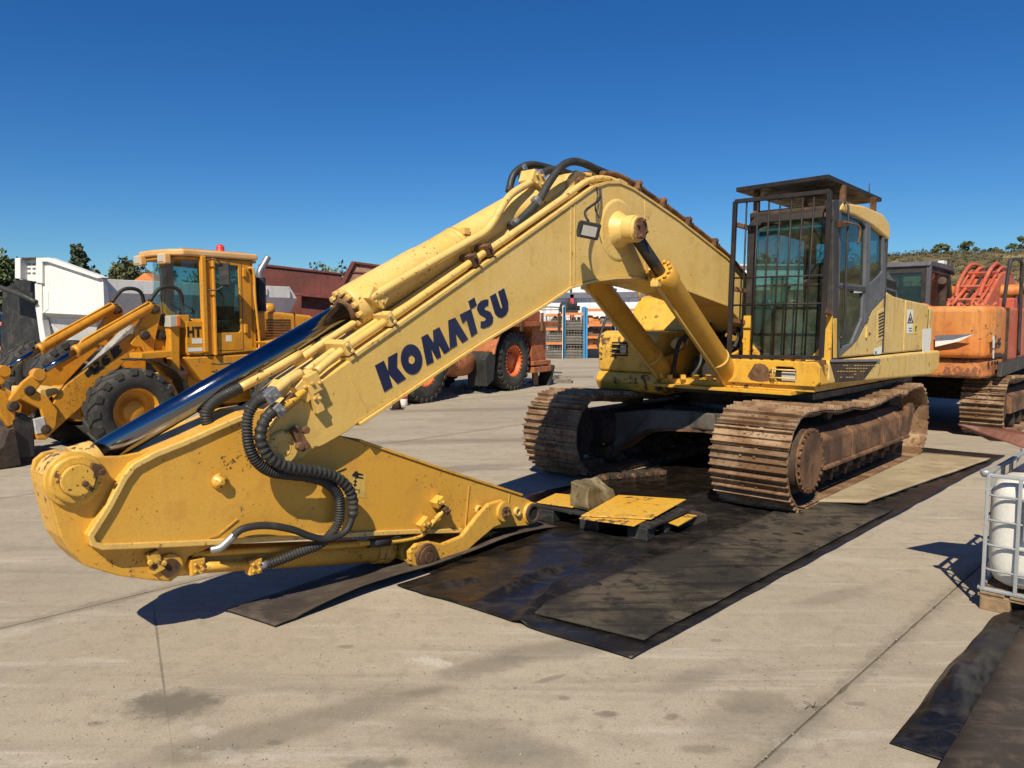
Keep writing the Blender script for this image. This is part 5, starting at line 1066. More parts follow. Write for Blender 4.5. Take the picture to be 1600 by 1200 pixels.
# front section turned towards the light: upright sides, sloping top, ledge and slotted end box
W2 = Frame((-7.94, 14.88), -17.5); cw2, sw2 = math.cos(W2.a - WD.a), math.sin(W2.a - WD.a)
def lw(u, v, t=0):
    p = W2.t(u, v, t); w_ = Vector((W2.O[0] + p.x*W2.F[0] + p.y*W2.L[0] - WD.O[0], W2.O[1] + p.x*W2.F[1] + p.y*W2.L[1] - WD.O[1], 0))
    return Vector((w_.x*WD.F[0] + w_.y*WD.F[1], w_.x*WD.L[0] + w_.y*WD.L[1], p.z))
N2 = Vector((W2.L[0]*WD.F[0] + W2.L[1]*WD.F[1], W2.L[0]*WD.L[0] + W2.L[1]*WD.L[1], 0))     # away from the viewer
def slab2(name, px, t0, t1, mat='white_paint', bev=.008): return B().ex([lw(u, v, t0) for u, v in px], N2 * (t1 - t0)).build(name, mat, D, bev)
slab2('side_panel', [(64,404),(74,404),(161,436),(163,490),(150,493),(68,489),(62,445)], 0, .12)
slab2('top_rail', [(64,402.5),(76,402.5),(160,433.5),(152,435),(74,409),(64,409)], -.07, .10)
slab2('side_rib', [(73,456),(75,456),(75,483),(68,489),(66,488),(73,482)], -.012, .01, bev=.003)
B().ex([lw(66,489,-.04), lw(152,493,-.04), lw(150,497.5,.12), lw(72,497,.12)], N2*.02).build('ledge', 'white_paint', D)
B().ex([lw(68,497,.12), lw(150,498,.12), lw(156,560,.45), lw(92,582,.45)], N2*.05).build('lower_panel', 'white_paint', D, .004)
slab2('end_post', [(23,403.5),(31.5,403),(31.5,436),(23,435)], -.06, .25, bev=.012); slab2('end_post', [(56,402.5),(66,402.5),(66,443),(56,442)], -.06, .25, bev=.012)
sl = []
for r_ in range(3):
    for (a_, c_) in ((39, 48), (50.5, 55.5)):
        y_ = 411 + r_*7.2; sl.append([(a_, y_+.4), (c_, y_+.2), (c_, y_+3.4), (a_, y_+3.6)])
B().holed([(31,405),(57,404),(57,440),(31,436.5)], sl, lambda u, v: lw(u, v, .10), N2*.06).build('slotted_panel', 'white_paint', D, .003)
slab2('slot_backing', [(31,409),(57,409),(57,434),(31,434)], .45, .5, 'plastic_black'); slab2('end_cap', [(32,402.5),(66,401.8),(66,404),(32,405)], -.02, .3, 'rust_dark', 0)
slab2('corner_post', [(54,443),(65,443),(66,500),(70,525),(86,575),(77,575),(62,530),(55,480)], -.03, .12, bev=.01)
B().ex([lw(56,441,.35), lw(30,437,.35), lw(4,452,.4), lw(0,575,.4), lw(72,580,.3), lw(60,520,.3)], N2*.05).build('underside_shade', 'plastic_black', D)  # black upright sheet: shade under the body and dark rubber put into colour
B().tube([lw(57,473,-.05), lw(40,464,-.1), lw(20,456,-.1), lw(0,449,-.1)], .055, 8).build('rubber_lip', 'rubber', D)
B().ex([lw(0,450,-.1), lw(57,474,-.1), lw(57,470,.2), lw(22,446,.25)], N2*.02).build('rubber_flap', 'plastic_black', D)
# long rear section: upright band above, sloping flank below
zt = WD.t(160, 436, .05).z
x0 = WD.t(161, 436, .05).x; x1 = 5.85
B().prismx([(.03, zt-.27), (.03, zt), (.13, zt), (.13, zt-.27)], x0, x1-.3).build('top_band', 'white_paint', D, .008)
B().ex([(x0, .035, zt-.27), (x1-.1, .035, zt-.27), (x1-.5, .55, zt-1.5), (x0, .55, zt-1.5)], (0, .05, 0)).build('flank', 'white_paint', D)
B().ex([(x1-.3, .03, zt-.02), (x1-.12, .03, zt-.27), (x1-.12, 2.4, zt-.27), (x1-.3, 2.4, zt-.02)], (-.05,0,0)).build('end_panel', 'white_paint', D)
B().box(4.6, 4.9, -.0, .03, zt-.22, zt-.05).build('hinge_plate', 'white_paint', D, .02); B().box(4.62, 4.88, .05, .07, zt-.75, zt-.3).build('flank_rib', 'white_paint', D)
B().box(.4, 5.2, .7, 1.9, .75, 1.3).build('chassis', 'black_steel', D, .03)
for x_, y_ in ((.9, .75), (3.9, .75), (.9, 2.2), (3.9, 2.2)): wheel(D, (x_, y_, .75), -1, .75, .5, .38, 'white_paint', lugs=18)
# ================================================================ rust-red tipper bodies further back
RB = Frame((-7.0, 21.5), 12)
D = thing('tipper_body', 'rust-red steel tipper body standing behind the white dump truck', 'tipper body', **fr(RB))
def rp(pts, t=0): return RB.poly(pts, t)
B().prism(rp([(404,415),(417,415),(535,429),(526,464),(404,452)]), 0, .12).build('side_wall', 'red_body', D, .012)
B().prism(rp([(404,413),(418,413),(537,427),(536,430),(418,417),(404,417)]), -.05, .2).build('top_rail', 'red_body', D, .01)
B().prism(rp([(470,459),(526,464),(524,478),(500,505),(470,505)]), .25, .4).build('lower_wall', 'red_body', D)
B().prism(rp([(404,452),(526,464),(525,468),(404,456)]), -.06, .1).build('bottom_rail', 'red_body', D, .01)
B().prism(rp([(404,418),(530,430),(520,500),(404,500)]), 2.2, 2.3).build('side_wall', 'red_body', D)
B().prism(rp([(520,463),(549,409),(556,409),(528,464)]), -.10, .1).build('corner_post', 'red_body', D, .01)
B().prism(rp([(549,408),(625,418),(625,422),(553,412)]), -.08, .3).build('top_rail', 'red_body', D, .01)
B().prism(rp([(553,411),(625,421),(625,500),(528,470)]), .0, .06).build('worn_panel', 'red_body_worn', D)
for k in range(3): B().prism(rp([(548-k*9,424+k*15),(625,429+k*15),(625,431+k*15),(547-k*9,426+k*15)]), -.03, .01).build('panel_rib', 'red_body', D)
B().box(.2, 5, .3, 2.1, .6, 1.5).build('chassis', 'black_steel', D, .03)
for x_ in (.8, 3.6): wheel(D, (x_, .5, .6), -1, .6, .45, .3, 'rust', lugs=16)
# ================================================================ orange truck
TK = Frame((.09, 20.7), 57.6)
D = thing('truck', 'old orange heavy truck with rusty studded hubs, seen under the raised boom', 'truck', **fr(TK))
def tk(pts, t): return TK.poly(pts, t)
wheel(D, (.0, .28, .80), -1, .80, .55, .42, 'hub_orange', lugs=26, dish=.35, lug_h=.02, bolts=24)
wheel(D, (-3.78, .28, .80), -1, .80, .55, .42, 'hub_orange', lugs=26, dish=.35, lug_h=.02, bolts=24)
wheel(D, (.0, 2.6, .80), 1, .80, .55, .42, 'hub_orange', lugs=20, dish=.35); wheel(D, (-3.78, 2.6, .80), 1, .80, .55, .42, 'hub_orange', lugs=20, dish=.35)
B().box(.95, 1.75, .05, 1.2, .62, 1.72).build('side_box', 'truck_orange', D, .02)
B().box(.9, 1.9, -.05, 1.2, .42, .58).box(.9, 1.9, -.03, 1.2, .62, .75).build('step', 'truck_orange', D, .02)
B().box(-1.2, 2.3, -.12, 2.9, 1.72, 1.86).build('deck', 'truck_orange', D, .015)
B().box(.2, 1.5, .1, 1.4, 1.86, 2.15).build('deck_box', 'truck_orange', D, .02)
for x_ in (-1.0, .1, 1.2, 2.2): B().box(x_-.04, x_+.04, -.16, -.1, 1.6, 2.1).build('deck_post', 'rust', D)
B().tube([(.0,-.1,1.86),(.0,-.1,2.25),(1.0,-.1,2.27),(2.25,-.1,2.27),(2.25,-.1,1.86)], .018, 6, 1).tube([(2.25,-.1,2.2),(2.25,1.6,2.2)], .015, 6, 1).build('hand_rail', 'cargo_grey', D)
B().strip([(1.0,1.55),(.7,1.72),(.2,1.80),(-.3,1.76),(-.75,1.55),(-.98,1.2),(-1.05,1.0)], -.06, -.05, .7).build('fender', 'truck_orange', D, .01)
B().prism([(-1.0,1.05),(-.95,.95),(-1.05,.35),(-1.35,.2),(-1.45,.9),(-1.2,1.1)], .0, .6).build('mud_flap', 'rubber', D, .02)
B().lathe([(.30,0),(.36,.1),(.36,.4),(.33,.45),(.33,.6),(.38,.65),(.38,.95),(.3,1)], (-3.2,.6,.85), (-1.5,.6,.85), 26).build('axle_drum', 'truck_orange', D)
B().box(-4.3, 2.2, .9, 2.0, .75, 1.25).build('chassis', 'rust_dark', D, .03)
B().prism([(-1.3,1.70),(-1.3,1.95),(-4.6,1.9),(-4.9,1.4),(-1.5,1.2)], .5, 2.6).build('engine_housing', 'truck_orange', D, .04)
B().obox((2.0,.2,.25), (.12,.4,.7), Matrix.Rotation(.4, 3, 'Y')).build('mud_flap', 'rubber', D)
# boards and rags around its wheels
random.seed(31)
bl = ['splintered board lying closest to the orange truck wheel', 'pale flat offcut on the board pile by the orange truck', 'dark broken board at the far side of the board pile by the orange truck', 'short upright wooden chock beside the studded orange wheel', 'long thin plank sticking out right of the board pile', 'tilted board on top of the pile by the orange truck']
for k, (u, v, L_, W_, H_, az) in enumerate(((846,598,.8,.25,.06,10), (856,592,.7,.35,.10,40), (872,598,.9,.2,.08,-20), (836,603,.15,.2,.38,10), (890,590,1.6,.15,.05,8), (862,588,1.0,.3,.05,60))):
    p = gnd(u, v); o = B().obox((0,0,H_/2), (L_, W_, H_)).build('board', 'wood_grey' if k != 3 else 'wood', None, .006); o.location = (p.x, p.y, .0 if k != 5 else .11); o.rotation_euler = (0, .06 if k == 5 else 0, R(az)); tag(o, bl[k], 'board', 'boards by the orange truck')
def rag(name, u, v, w_, h_, seed, label, mat='wood_grey'):
    random.seed(seed); p = gnd(u, v); b = B(); n_ = 14; V = []
    for j in range(n_+1):
        for i in range(n_+1):
            x, y = (i/n_-.5)*w_, (j/n_-.5)*w_*.7; e = max(0, 1 - (2*abs(i/n_-.5))**2) * max(0, 1 - (2*abs(j/n_-.5))**2)
            V.append((x + .1*mnoise.noise(Vector((x*3, y*3, seed))), y, .01 + h_ * e * abs(mnoise.noise(Vector((x*4+seed, y*5, seed)))) * 2))
    b.add(V, [(j*(n_+1)+i, j*(n_+1)+i+1, (j+1)*(n_+1)+i+1, (j+1)*(n_+1)+i) for j in range(n_) for i in range(n_)], False)
    o = b.build(name, mat); o.location = (p.x, p.y, 0); o.rotation_euler = (0, 0, R(20*seed)); tag(o, label, 'tarpaulin'); m_ = o.modifiers.new('s', 'SOLIDIFY'); m_.thickness = .01
rag('crumpled_tarpaulin', 778, 603, 1.6, .34, 3, 'crumpled dirty grey sheet heaped before the studded orange wheel', 'cargo_grey')
rag('crumpled_tarpaulin', 738, 611, 1.5, .22, 5, 'low torn grey sheet left of the heap beneath the orange truck', 'cargo_grey')
# jack stand and small canister near the boom
p = gnd(620, 640); D = thing('jack_stand', 'small dark tapered stand on the concrete behind the boom', 'stand', p, .3)
B().ex([(-.14,-.14,0),(.14,-.14,0),(.14,.14,0),(-.14,.14,0)], (0,0,.02)).build('base', 'rust_dark', D); B().lathe([(.11,0),(.055,.75),(.055,.9),(.09,.92),(.09,1)], (0,0,.02), (0,0,.33), 12).build('post', 'rust_dark', D)
p = gnd(631, 634); D = thing('canister', 'small white canister with red band beside the dark stand', 'canister', p, 0)
B().lathe([(.07,0),(.085,.06),(.085,.7),(.05,.85),(.03,.88),(.03,1)], (0,0,0), (0,0,.34), 18).build('body', 'white_paint', D); B().lathe([(.0865,0),(.0865,1)], (0,0,.16), (0,0,.225), 18).build('band', 'red_plastic', D)
# ================================================================ white warehouse with racks in front
W = thing('warehouse', 'white warehouse wall with grey and red steelwork behind the racks', 'warehouse', (0, 39.5, 0), 0)
paint('wall_panel', (.72, .735, .76), .7, dirt_amt=.05, streak=.12)
for k in range(16): B().box(-1.0 + k*1.0, -.012 + k*1.0, 0, .1, 0, 4.62).build('wall_panel', 'wall_panel', W, .012)
B().ex([(-1.4,-.2,4.63),(15.3,-.2,4.63),(15.3,9,5.0),(-1.4,9,5.0)], (0,0,.1)).build('roof', 'steel_light', W)
B().box(-1.0, 15, .105, 9, 0, 4.6).build('hall', 'wall_white', W)
B().beam((-1.2,-.12,3.10), (15.2,-.12,3.30), .2, .28).build('canopy_beam', 'beam_grey', W)
for x_ in (3.05, 6.9, 11): B().box(x_-.09, x_+.09, -.22, -.03, 0, 4.3 if x_ != 3.05 else 3.2).build('red_column', 'red_post', W)
B().box(4.7, 6.6, -.02, .0, 3.85, 4.15).build('red_sign', 'red_post', W)
for x_ in (2.2, 3.0): B().cyl((x_,-.1,3.2), (x_,-.1,4.6), .05, n=8).build('vent_pipe', 'beam_grey', W)
random.seed(12)
def rack(x0, x1, Y, post, levels, label, Z, dp=1.0):
    D = thing('storage_rack', label, 'rack', (x0, Y, 0), 0); wd = x1 - x0
    for x_ in (0, wd):
        for y_ in (0, dp): B().box(x_-.06, x_+.06, y_-.05, y_+.05, 0, Z).build('post', post, D)
        for k in range(4): B().beam((x_, 0, Z*k/4), (x_, dp, Z*(k+1)/4), .04, .04).build('brace', post, D)
    for z in levels:
        for y_ in (0, dp): B().box(.06, wd-.06, y_-.03, y_+.03, z-.06, z+.06).build('beam', 'rack_orange', D)
        B().box(.08, wd-.08, .04, dp-.04, z-.02, z+.03).build('shelf', 'steel_light', D)
    return D
def crate(x, y, z, w_, d_, h_, label, group):
    D = thing('mesh_crate', label, 'crate', (x, y, z), 0, group)
    for k in range(5):
        for yy in (-d_/2, d_/2): B().box(-w_/2, w_/2, yy-.012, yy+.012, h_*k/4*.96, h_*k/4*.96+.025).build('rail', 'cargo_grey', D)
    for k in range(7): B().box(-w_/2+w_*k/6-.012, -w_/2+w_*k/6+.012, -d_/2-.014, -d_/2+.01, 0, h_).build('upright', 'cargo_grey', D)
    # load of scrap parts
    for k in range(6):
        s_ = random.uniform(.15, .3); B().lathe([(s_*.5,0),(s_*.6,.3),(s_*.35,1)], (random.uniform(-w_*.33, w_*.33), random.uniform(-d_*.3, d_*.3), .05), (random.uniform(-w_*.33, w_*.33), random.uniform(-d_*.3, d_*.3), h_*random.uniform(.6,.95)), 9, True, False).build('scrap_part', random.choice(['cargo_grey','cargo_grey','cargo_brown','rust_dark']), D)
    B().box(-w_/2+.03, w_/2-.03, -d_/2+.03, d_/2-.03, .02, h_*.62).build('load', 'cargo_grey', D, .03)
def rx(u, Y=38.0): return (u - 800) / 1200 * Y
Y0 = 38.0
rack(rx(851), rx(880), Y0, 'steel_light', (.75, 1.45, 2.15), 'steel storage rack next to the orange truck, left of the grey posts', 2.6)
rack(rx(881.5), rx(913), Y0, 'rack_blue', (2.2,), 'storage rack with bright blue posts and stacked mesh crates', 2.55)
rack(rx(916), rx(962), Y0, 'rack_blue', (.55, 1.05, 1.65, 2.4), 'storage rack with orange beams right of the blue posts', 2.5)
rack(rx(963.5), rx(1010), Y0, 'red_post', (.55, 1.05, 1.65, 2.4), 'storage rack with red posts nearest the raised boom cylinder', 2.5)
for k, (lv, nm) in enumerate(((.02, 'bottom'), (.72, 'middle'), (1.42, 'top'))):
    crate(rx(897), Y0+.5, lv, .88, .85, .64, '%s mesh crate stacked in the blue-posted rack' % nm, 'mesh crates in the racks')
for k, lv in enumerate((.04, .82, 1.52)):
    crate(rx(867), Y0+.5, lv, .80, .85, .58, '%s mesh crate in the rack beside the orange truck' % ('bottom', 'middle', 'top')[k], 'mesh crates in the racks')
def lump(x, y, z, sx, sy, sz, mat, label, name, seed):
    random.seed(seed); D = thing(name, label, 'machine part', (x, y, z), 0)
    B().lathe([(sy*.3,0),(sy*.5,.1),(sy*.5,.45),(sy*.35,.5),(sy*.35,.8),(sy*.2,.85),(sy*.2,1)], (-sx/2,0,sz*.5), (sx/2,0,sz*.45), 14).build('housing', mat, D)
    B().box(-sx*.4, sx*.4, -sy*.45, sy*.45, 0, sz*.3).build('foot', mat, D, .02)
    for k in range(3): B().cyl((-sx*.3+k*sx*.3, 0, sz*.4), (-sx*.3+k*sx*.3+random.uniform(-.05,.05), random.uniform(-.1,.1), sz), sy*.12, n=8).build('stub', mat, D)
lump(rx(891), Y0+.5, 2.24, 1.0, .6, .55, 'rubber', 'black machine part lying on top of the blue-posted rack', 'machine_part', 1)
nm_ = ['bottom', 'second', 'third', 'top']
for k, lv in enumerate((.58, 1.08, 1.68)):
    lump(rx(928), Y0+.5, lv+.03, .8, .5, .36, 'rack_orange' if k != 1 else 'cargo_brown', '%s machine part on the left of the orange-beamed rack' % ('lowest orange', 'brown middle', 'highest orange')[k], 'machine_part', 20+k)
    lump(rx(949), Y0+.5, lv+.03, .7, .45, .3, 'cargo_brown' if k != 2 else 'cargo_grey', '%s machine part on the right of the orange-beamed rack' % ('lowest brown', 'middle brown', 'highest grey')[k], 'machine_part', 30+k)
    lump(rx(985), Y0+.5, lv+.03, .9, .5, .36, 'cargo_brown', '%s brown machine part in the red-posted rack' % ('lowest', 'middle', 'highest')[k], 'machine_part', 40+k)
p0_ = gnd(944, 562); D = B().tube([(p0_.x, p0_.y, .0), (p0_.x - .35, p0_.y, .75), (p0_.x + .55, p0_.y + .1, 3.4)], .06, 8, 1).build('leaning_pole', 'black_steel'); tag(D, 'thin dark bent pole leaning in front of the racks', 'pole')
# rack with orange parts at the far left edge
p = gnd(8, 612); D = thing('storage_rack', 'blue-grey post rack with orange parts at the left edge', 'rack', (p.x, p.y, 0), R(30))
B().box(-.06, .06, -.06, .06, 0, 2.1).build('post', 'rack_blue', D); B().box(-1.3, -1.18, -.06, .06, 0, 2.1).build('post', 'rack_blue', D)
for z in (.45, 1.1, 1.75): B().box(-1.25, .45, -.3, .3, z, z+.1).build('beam', 'rack_orange', D, .01)
for k, z in enumerate((.56, 1.21, 1.86)):
    P_ = B().lathe([(.15,0),(.2,.2),(.2,.7),(.1,1)], (.25,0,z), (.28,.0,z+.42), 12).box(-.45, -.05, -.2, .2, z, z+.3).build('stored_part', 'truck_orange', D, .02)
p = gnd(75, 665); D = thing('fuel_can', 'small red can on the ground behind the loader arms', 'can', (p.x, p.y + 1.0, 0), .5); B().box(-.3, .3, -.2, .2, 0, .55).build('body', 'red_plastic', D, .05, 3); B().cyl((.1,0,.54),(.14,0,.66),.05,n=12).build('cap', 'sticker_yellow', D)
# ================================================================ orange excavator behind the yellow one
OX = Frame((8.45, 15.0), 46)
D = thing('excavator', 'orange crawler excavator with faded red flank, parked behind the yellow one', 'excavator', **fr(OX))
# counterweight (rear) and flank
cw = [(-2.0,-1.42),(-2.75,-1.42),(-2.98,-1.34),(-3.10,-1.15),(-3.2,-.4),(-3.22,.3),(-3.16,1.1),(-3.02,1.35),(-2.7,1.42),(-2.0,1.42)]
paint('rust_orange', (.52, .15, .03), .55, (.5, .2, .06), .8, dirt=(.16,.06,.03), dirt_amt=.7, chip=(.13,.05,.025), chip_amt=.9, streak=.3, chip_scale=3.5)
B().prismz(cw, 1.30, 2.12).build('counterweight', 'exc_orange', D, .09, 4)
def lowcw(f): return [(x * f + (f-1)*-.0, y * f) for x, y in cw]
B().prismz([(x + .12, y*.97) for x, y in cw], .98, 1.295).build('counterweight_base', 'rust_orange' if 'rust_orange' in MAT else 'exc_orange', D, .07, 4)
B().prismz([(-1.95,-1.43),(-1.95,-.3),(1.2,-.3),(1.2,-1.43)], 1.22, 2.10).build('flank_cover', 'exc_red', D, .04, 3)
B().box(-2.0, -1.96, -1.44, -.4, 1.2, 2.1).build('panel_gap', 'rust_dark', D)
B().prismz([(-1.9,.2),(-1.9,1.4),(.2,1.4),(.2,.2)], 1.22, 2.05).build('engine_cover', 'exc_orange', D, .04)
B().box(-1.9, 1.3, -1.35, 1.35, 1.02, 1.2).build('revolving_frame', 'black_steel', D, .02)
B().prism([(-2.6,1.0),(-2.55,1.22),(1.4,1.36),(1.4,1.16)], -1.50, -1.43).build('side_sill', 'black_steel', D, .01)
B().box(1.0, 1.25, -1.44, -1.2, 1.3, 2.05).build('tool_box', 'exc_red', D, .03)
B().lathe([(.7,0),(.7,1)], (0,0,.82), (0,0,1.02), 32).build('swing_bearing', 'rust_dark', D)
# swoosh and lettering
def os_(u, v, off): p = OX.s(u, v, -3.15 - off); return p
def rearface(pts, m_, off, nm): B().ex([Vector((-3.222 - off - .04*0, p.y, p.z)) for p in (OX.s(u, v, -3.2) for u, v in pts)], (.004,0,0)).build(nm, m_, D)
rearface([(1462,524),(1522,522),(1490,531),(1462,533)], 'beam_grey', .006, 'stripe')
rearface([(1462,533),(1490,531),(1522,522),(1500,533),(1462,542)], 'white_sticker', .006, 'stripe')
def flank(pts, m_, nm): B().ex([OX.t(u, v, -1.4335) for u, v in pts], (0,-.003,0)).build(nm, m_, D)
flank([(1555,535),(1558,535),(1558,544),(1555,544)], 'decal_black', 'letter'); flank([(1560,529),(1564,528),(1564,531),(1561.5,532),(1564,536),(1563,541),(1559.5,542),(1559.5,539.5),(1561.5,538.5),(1559.5,535)], 'decal_black', 'letter')
for x_ in (1554, 1558, 1562): flank([(x_,552),(x_+2.6,551.4),(x_+2.6,558),(x_,559)], 'decal_black', 'letter')
flank([(1551,525),(1554,524),(1554,543),(1551,544)], 'white_sticker', 'sticker'); flank([(1551,547),(1553,547),(1553,560),(1551,560)], 'white_sticker', 'sticker')
# cab
cb = bpy.data.objects.new('cab', None); C.objects.link(cb); cb.parent = D
ch = [(.25,1.25),(2.05,1.25),(2.05,2.3),(1.75,2.95),(.30,3.0)]
cwn = [(.45,1.8),(1.85,1.8),(1.85,2.3),(1.62,2.82),(.45,2.86)]
for t in (.42, 1.38): B().holed(ch, [cwn], lambda x, z: (x, t, z), (0, .04, 0)).build('cab_side', 'black_steel', cb, .008); B().prism(cwn, t+.015, t+.02).build('side_window', 'glass_red', cb)
B().holed([(.42,1.25),(1.42,1.25),(1.42,3.0),(.42,3.0)], [[(.55,2.1),(1.3,2.1),(1.3,2.85),(.55,2.85)]], lambda y, z: (.25, y, z), (.04,0,0)).build('cab_rear', 'black_steel', cb, .008)
B().prismx([(.55,2.1),(1.3,2.1),(1.3,2.85),(.55,2.85)], .27, .275).build('rear_window', 'glass', cb)
B().prism([(.2,2.98),(1.8,2.93),(1.95,2.86),(2.0,2.92),(1.8,3.06),(.25,3.08)], .38, 1.44).build('roof', 'cab_grey', cb, .02)
B().box(.24, .33, .38, .46, 1.25, 3.0).build('corner_pillar', 'cab_grey', cb, .01)
B().box(.7, 1.2, .65, 1.15, 1.6, 1.85).prism([(.7,1.85),(.85,1.85),(.75,2.6),(.62,2.6)], .65, 1.15).build('seat', 'seat_cloth', cb, .04)
B().box(1.55, 1.8, .5, .62, 3.06, 3.16).build('roof_lamp', 'white_paint', cb, .01)
# boom rising ahead with pipes and hoses
bp = [(.2,1.6),(.2,1.85),(1.5,2.55),(2.1,2.86),(2.5,2.93),(2.9,2.90),(3.3,2.78),(6.0,1.9),(6.0,1.5),(3.3,2.25),(2.7,2.35),(2.2,2.25),(.6,1.55)]
B().prism(bp, -.46, .20).build('boom', 'exc_red', D, .02)
random.seed(14)
for k, t in enumerate((-.40, -.28, -.14, .0, .12)):
    j = lambda a_: random.uniform(-a_, a_)
    B().tube([(.0+j(.1),t+j(.05),1.95),(.35+j(.1),t+j(.04),2.15+j(.06)),(.9,t+j(.03),2.38+j(.03)),(1.5,t+j(.02),2.65+j(.03)),(2.1,t,2.94),(2.5,t,3.02),(3.0,t,2.97),(3.4,t,2.84)], (.03,.036,.03,.04,.03)[k], 8, 4).build('steel_pipe', 'exc_red' if k != 2 else 'rubber', D)
for t, a_ in ((-.34, 0), (.06, .05)): B().tube([(.85,t,2.36),(1.15,t+a_,2.62),(1.6,t+a_,2.90),(2.0,t+a_,3.06),(2.3,t,3.08),(2.6,t,2.99)], .04, 10).build('hydraulic_hose', 'exc_red', D)
for x_, z_, a_ in ((.75,2.28,-.45), (1.3,2.56,-.5), (1.9,2.86,-.45)): B().obox((x_, -.13, z_), (.07,.62,.10), Matrix.Rotation(a_, 3, 'Y')).build('pipe_clamp', 'exc_red', D, .01)
B().lathe([(.14,0),(.14,1)], (2.2,-.85,2.50), (2.2,.55,2.50), 20).build('cylinder_boss', 'exc_orange', D, .01)
B().lathe([(.08,0),(.08,1)], (2.2,-1.0,2.50), (2.2,-.8,2.50), 16).build('pin_retainer', 'rust_dark', D)
for t in (-.75, .45):
    cy = bpy.data.objects.new('boom_cylinder', None); C.objects.link(cy); cy.parent = D
    B().cyl((2.2,t,2.50), (1.85,t,2.0), .06, n=14).build('rod', 'chrome', cy); B().cyl((1.9,t,2.08), (1.2,t,1.1), .11, n=18).build('barrel', 'exc_red', cy)
# exhaust stack, clutter on the deck, grab rail
B().tube([(-.9,-.15,2.0),(-.9,-.15,2.42),(-.95,-.16,2.56),(-1.05,-.18,2.62)], .075, 12).build('exhaust_stack', 'rust_dark', D)
random.seed(5)
for k in range(12):
    x_, y_ = random.uniform(-.7,.6), random.uniform(-.9,.2); B().tube([(x_,y_,2.0),(x_+random.uniform(-.2,.2),y_+random.uniform(-.2,.2),2.2),(x_+random.uniform(.1,.5),y_+random.uniform(-.1,.1),2.05)], .035, 8).build('hydraulic_hose', 'exc_red', D)
B().box(-.2, .1, -1.15, -.9, 2.05, 2.3).build('filler_box', 'exc_red', D, .02)
B().tube([(-1.25,-1.46,1.3),(-1.3,-1.46,2.1),(-1.35,-1.46,2.75),(-1.42,-1.46,2.86),(-1.6,-1.46,2.90),(-1.95,-1.44,2.87),(-2.05,-1.42,2.78),(-2.05,-1.36,2.05)], .028, 8, 4).build('grab_rail', 'black_steel', D)
# tracks
UC2 = bpy.data.objects.new('undercarriage', None); C.objects.link(UC2); UC2.parent = D
sm2 = shoe_mesh('track_shoe_orange', .62, .20); 
def crawler2(y, side):
    tr = bpy.data.objects.new('crawler_track', None); C.objects.link(tr); tr.parent = UC2
    path = track_path((1.9, -2.15), .50, .45, [(1.4,.93),(.7,.88),(0,.90),(-.7,.88),(-1.5,.93)]); lay_shoes(tr, path, 48, sm2, 'rust_shoe', y)
    B().prismx([(y-.2,.35),(y-.2,.62),(y-.1,.74),(y+.1,.74),(y+.27,.62),(y+.27,.35)] if side > 0 else [(y+.2,.35),(y+.2,.62),(y+.1,.74),(y-.1,.74),(y-.27,.62),(y-.27,.35)], -1.9, 1.7).build('track_frame', 'rust', tr, .02)
    for x_ in (1.9, -2.15): B().lathe([(.3,0),(.37,.2),(.37,.8),(.3,1)], (x_, y-.2, .5), (x_, y+.2, .5), 28).build('idler', 'rust_dark', tr)
    for k in range(6): B().lathe([(.12,0),(.12,1)], (1.3-k*.52, y-.2, .19), (1.3-k*.52, y+.2, .19), 16).build('track_roller', 'rust_dark', tr)
crawler2(-1.25, -1); crawler2(1.25, 1)
B().box(-.9, .9, -1.0, 1.0, .45, .8).build('car_body', 'rust_dark', UC2, .04)
# ================================================================ tank container at the right edge
A_ = Vector((3.085, 4.94, 0)); ang = math.atan2(AN.y, AN.x)
D = thing('tank_container', 'white plastic liquid tank in a galvanised cage on a wooden pallet', 'tank', A_, ang); D.scale = (1, 1, .91)   # x along AN, y along AX
Wd, Dp, Ht = 1.0, 1.2, 1.0
def rrect(x0, x1, y0, y1, r, n=6):
    P = []
    for cx, cy, a0 in ((x1-r, y1-r, 0), (x0+r, y1-r, 90), (x0+r, y0+r, 180), (x1-r, y0+r, 270)):
        for k in range(n+1): a = R(a0 + 90*k/n); P.append((cx + r*math.cos(a), cy + r*math.sin(a)))
    return P
b = B(); rings = []
for z, ins in ((.17,.14),(.18,.08),(.21,.045),(.27,.025),(.35,.018),(.5,.015),(.7,.015),(.85,.018),(.93,.035),(.955,.08),(.965,.16)):
    P = rrect(ins, Wd-ins, ins, Dp-ins, .13); rings.append([(x, y, z) for x, y in P])
n_ = len(rings[0]); V = [p for r_ in rings for p in r_]
b.add(V, [(j*n_+i, j*n_+(i+1) % n_, (j+1)*n_+(i+1) % n_, (j+1)*n_+i) for j in range(len(rings)-1) for i in range(n_)], True); b.add(rings[-1], [tuple(range(n_))]); b.add(rings[0], [tuple(range(n_-1,-1,-1))])
b.build('bottle', 'plastic_white', D)
for z in (.30, .48, .66, .84): B().tube([(x, y, z) for x, y in rrect(-.005, Wd+.005, -.005, Dp+.005, .09, 4)] + [(rrect(-.005, Wd+.005, -.005, Dp+.005, .09, 4)[0][0], rrect(-.005, Wd+.005, -.005, Dp+.005, .09, 4)[0][1], z)], .0085, 8, 1).build('cage_ring', 'galv', D)
for x_ in (.02, .2, .4, .6, .8, .98):
    for y_ in (0, Dp): B().box(x_-.011, x_+.011, y_-.016, y_+.003, .15, .99).build('cage_bar', 'galv', D, .004)
for y_ in (.25, .5, .75, 1.0):
    for x_ in (0, Wd): B().box(x_-.012, x_+.012, y_-.011, y_+.011, .15, .99).build('cage_bar', 'galv', D, .004)
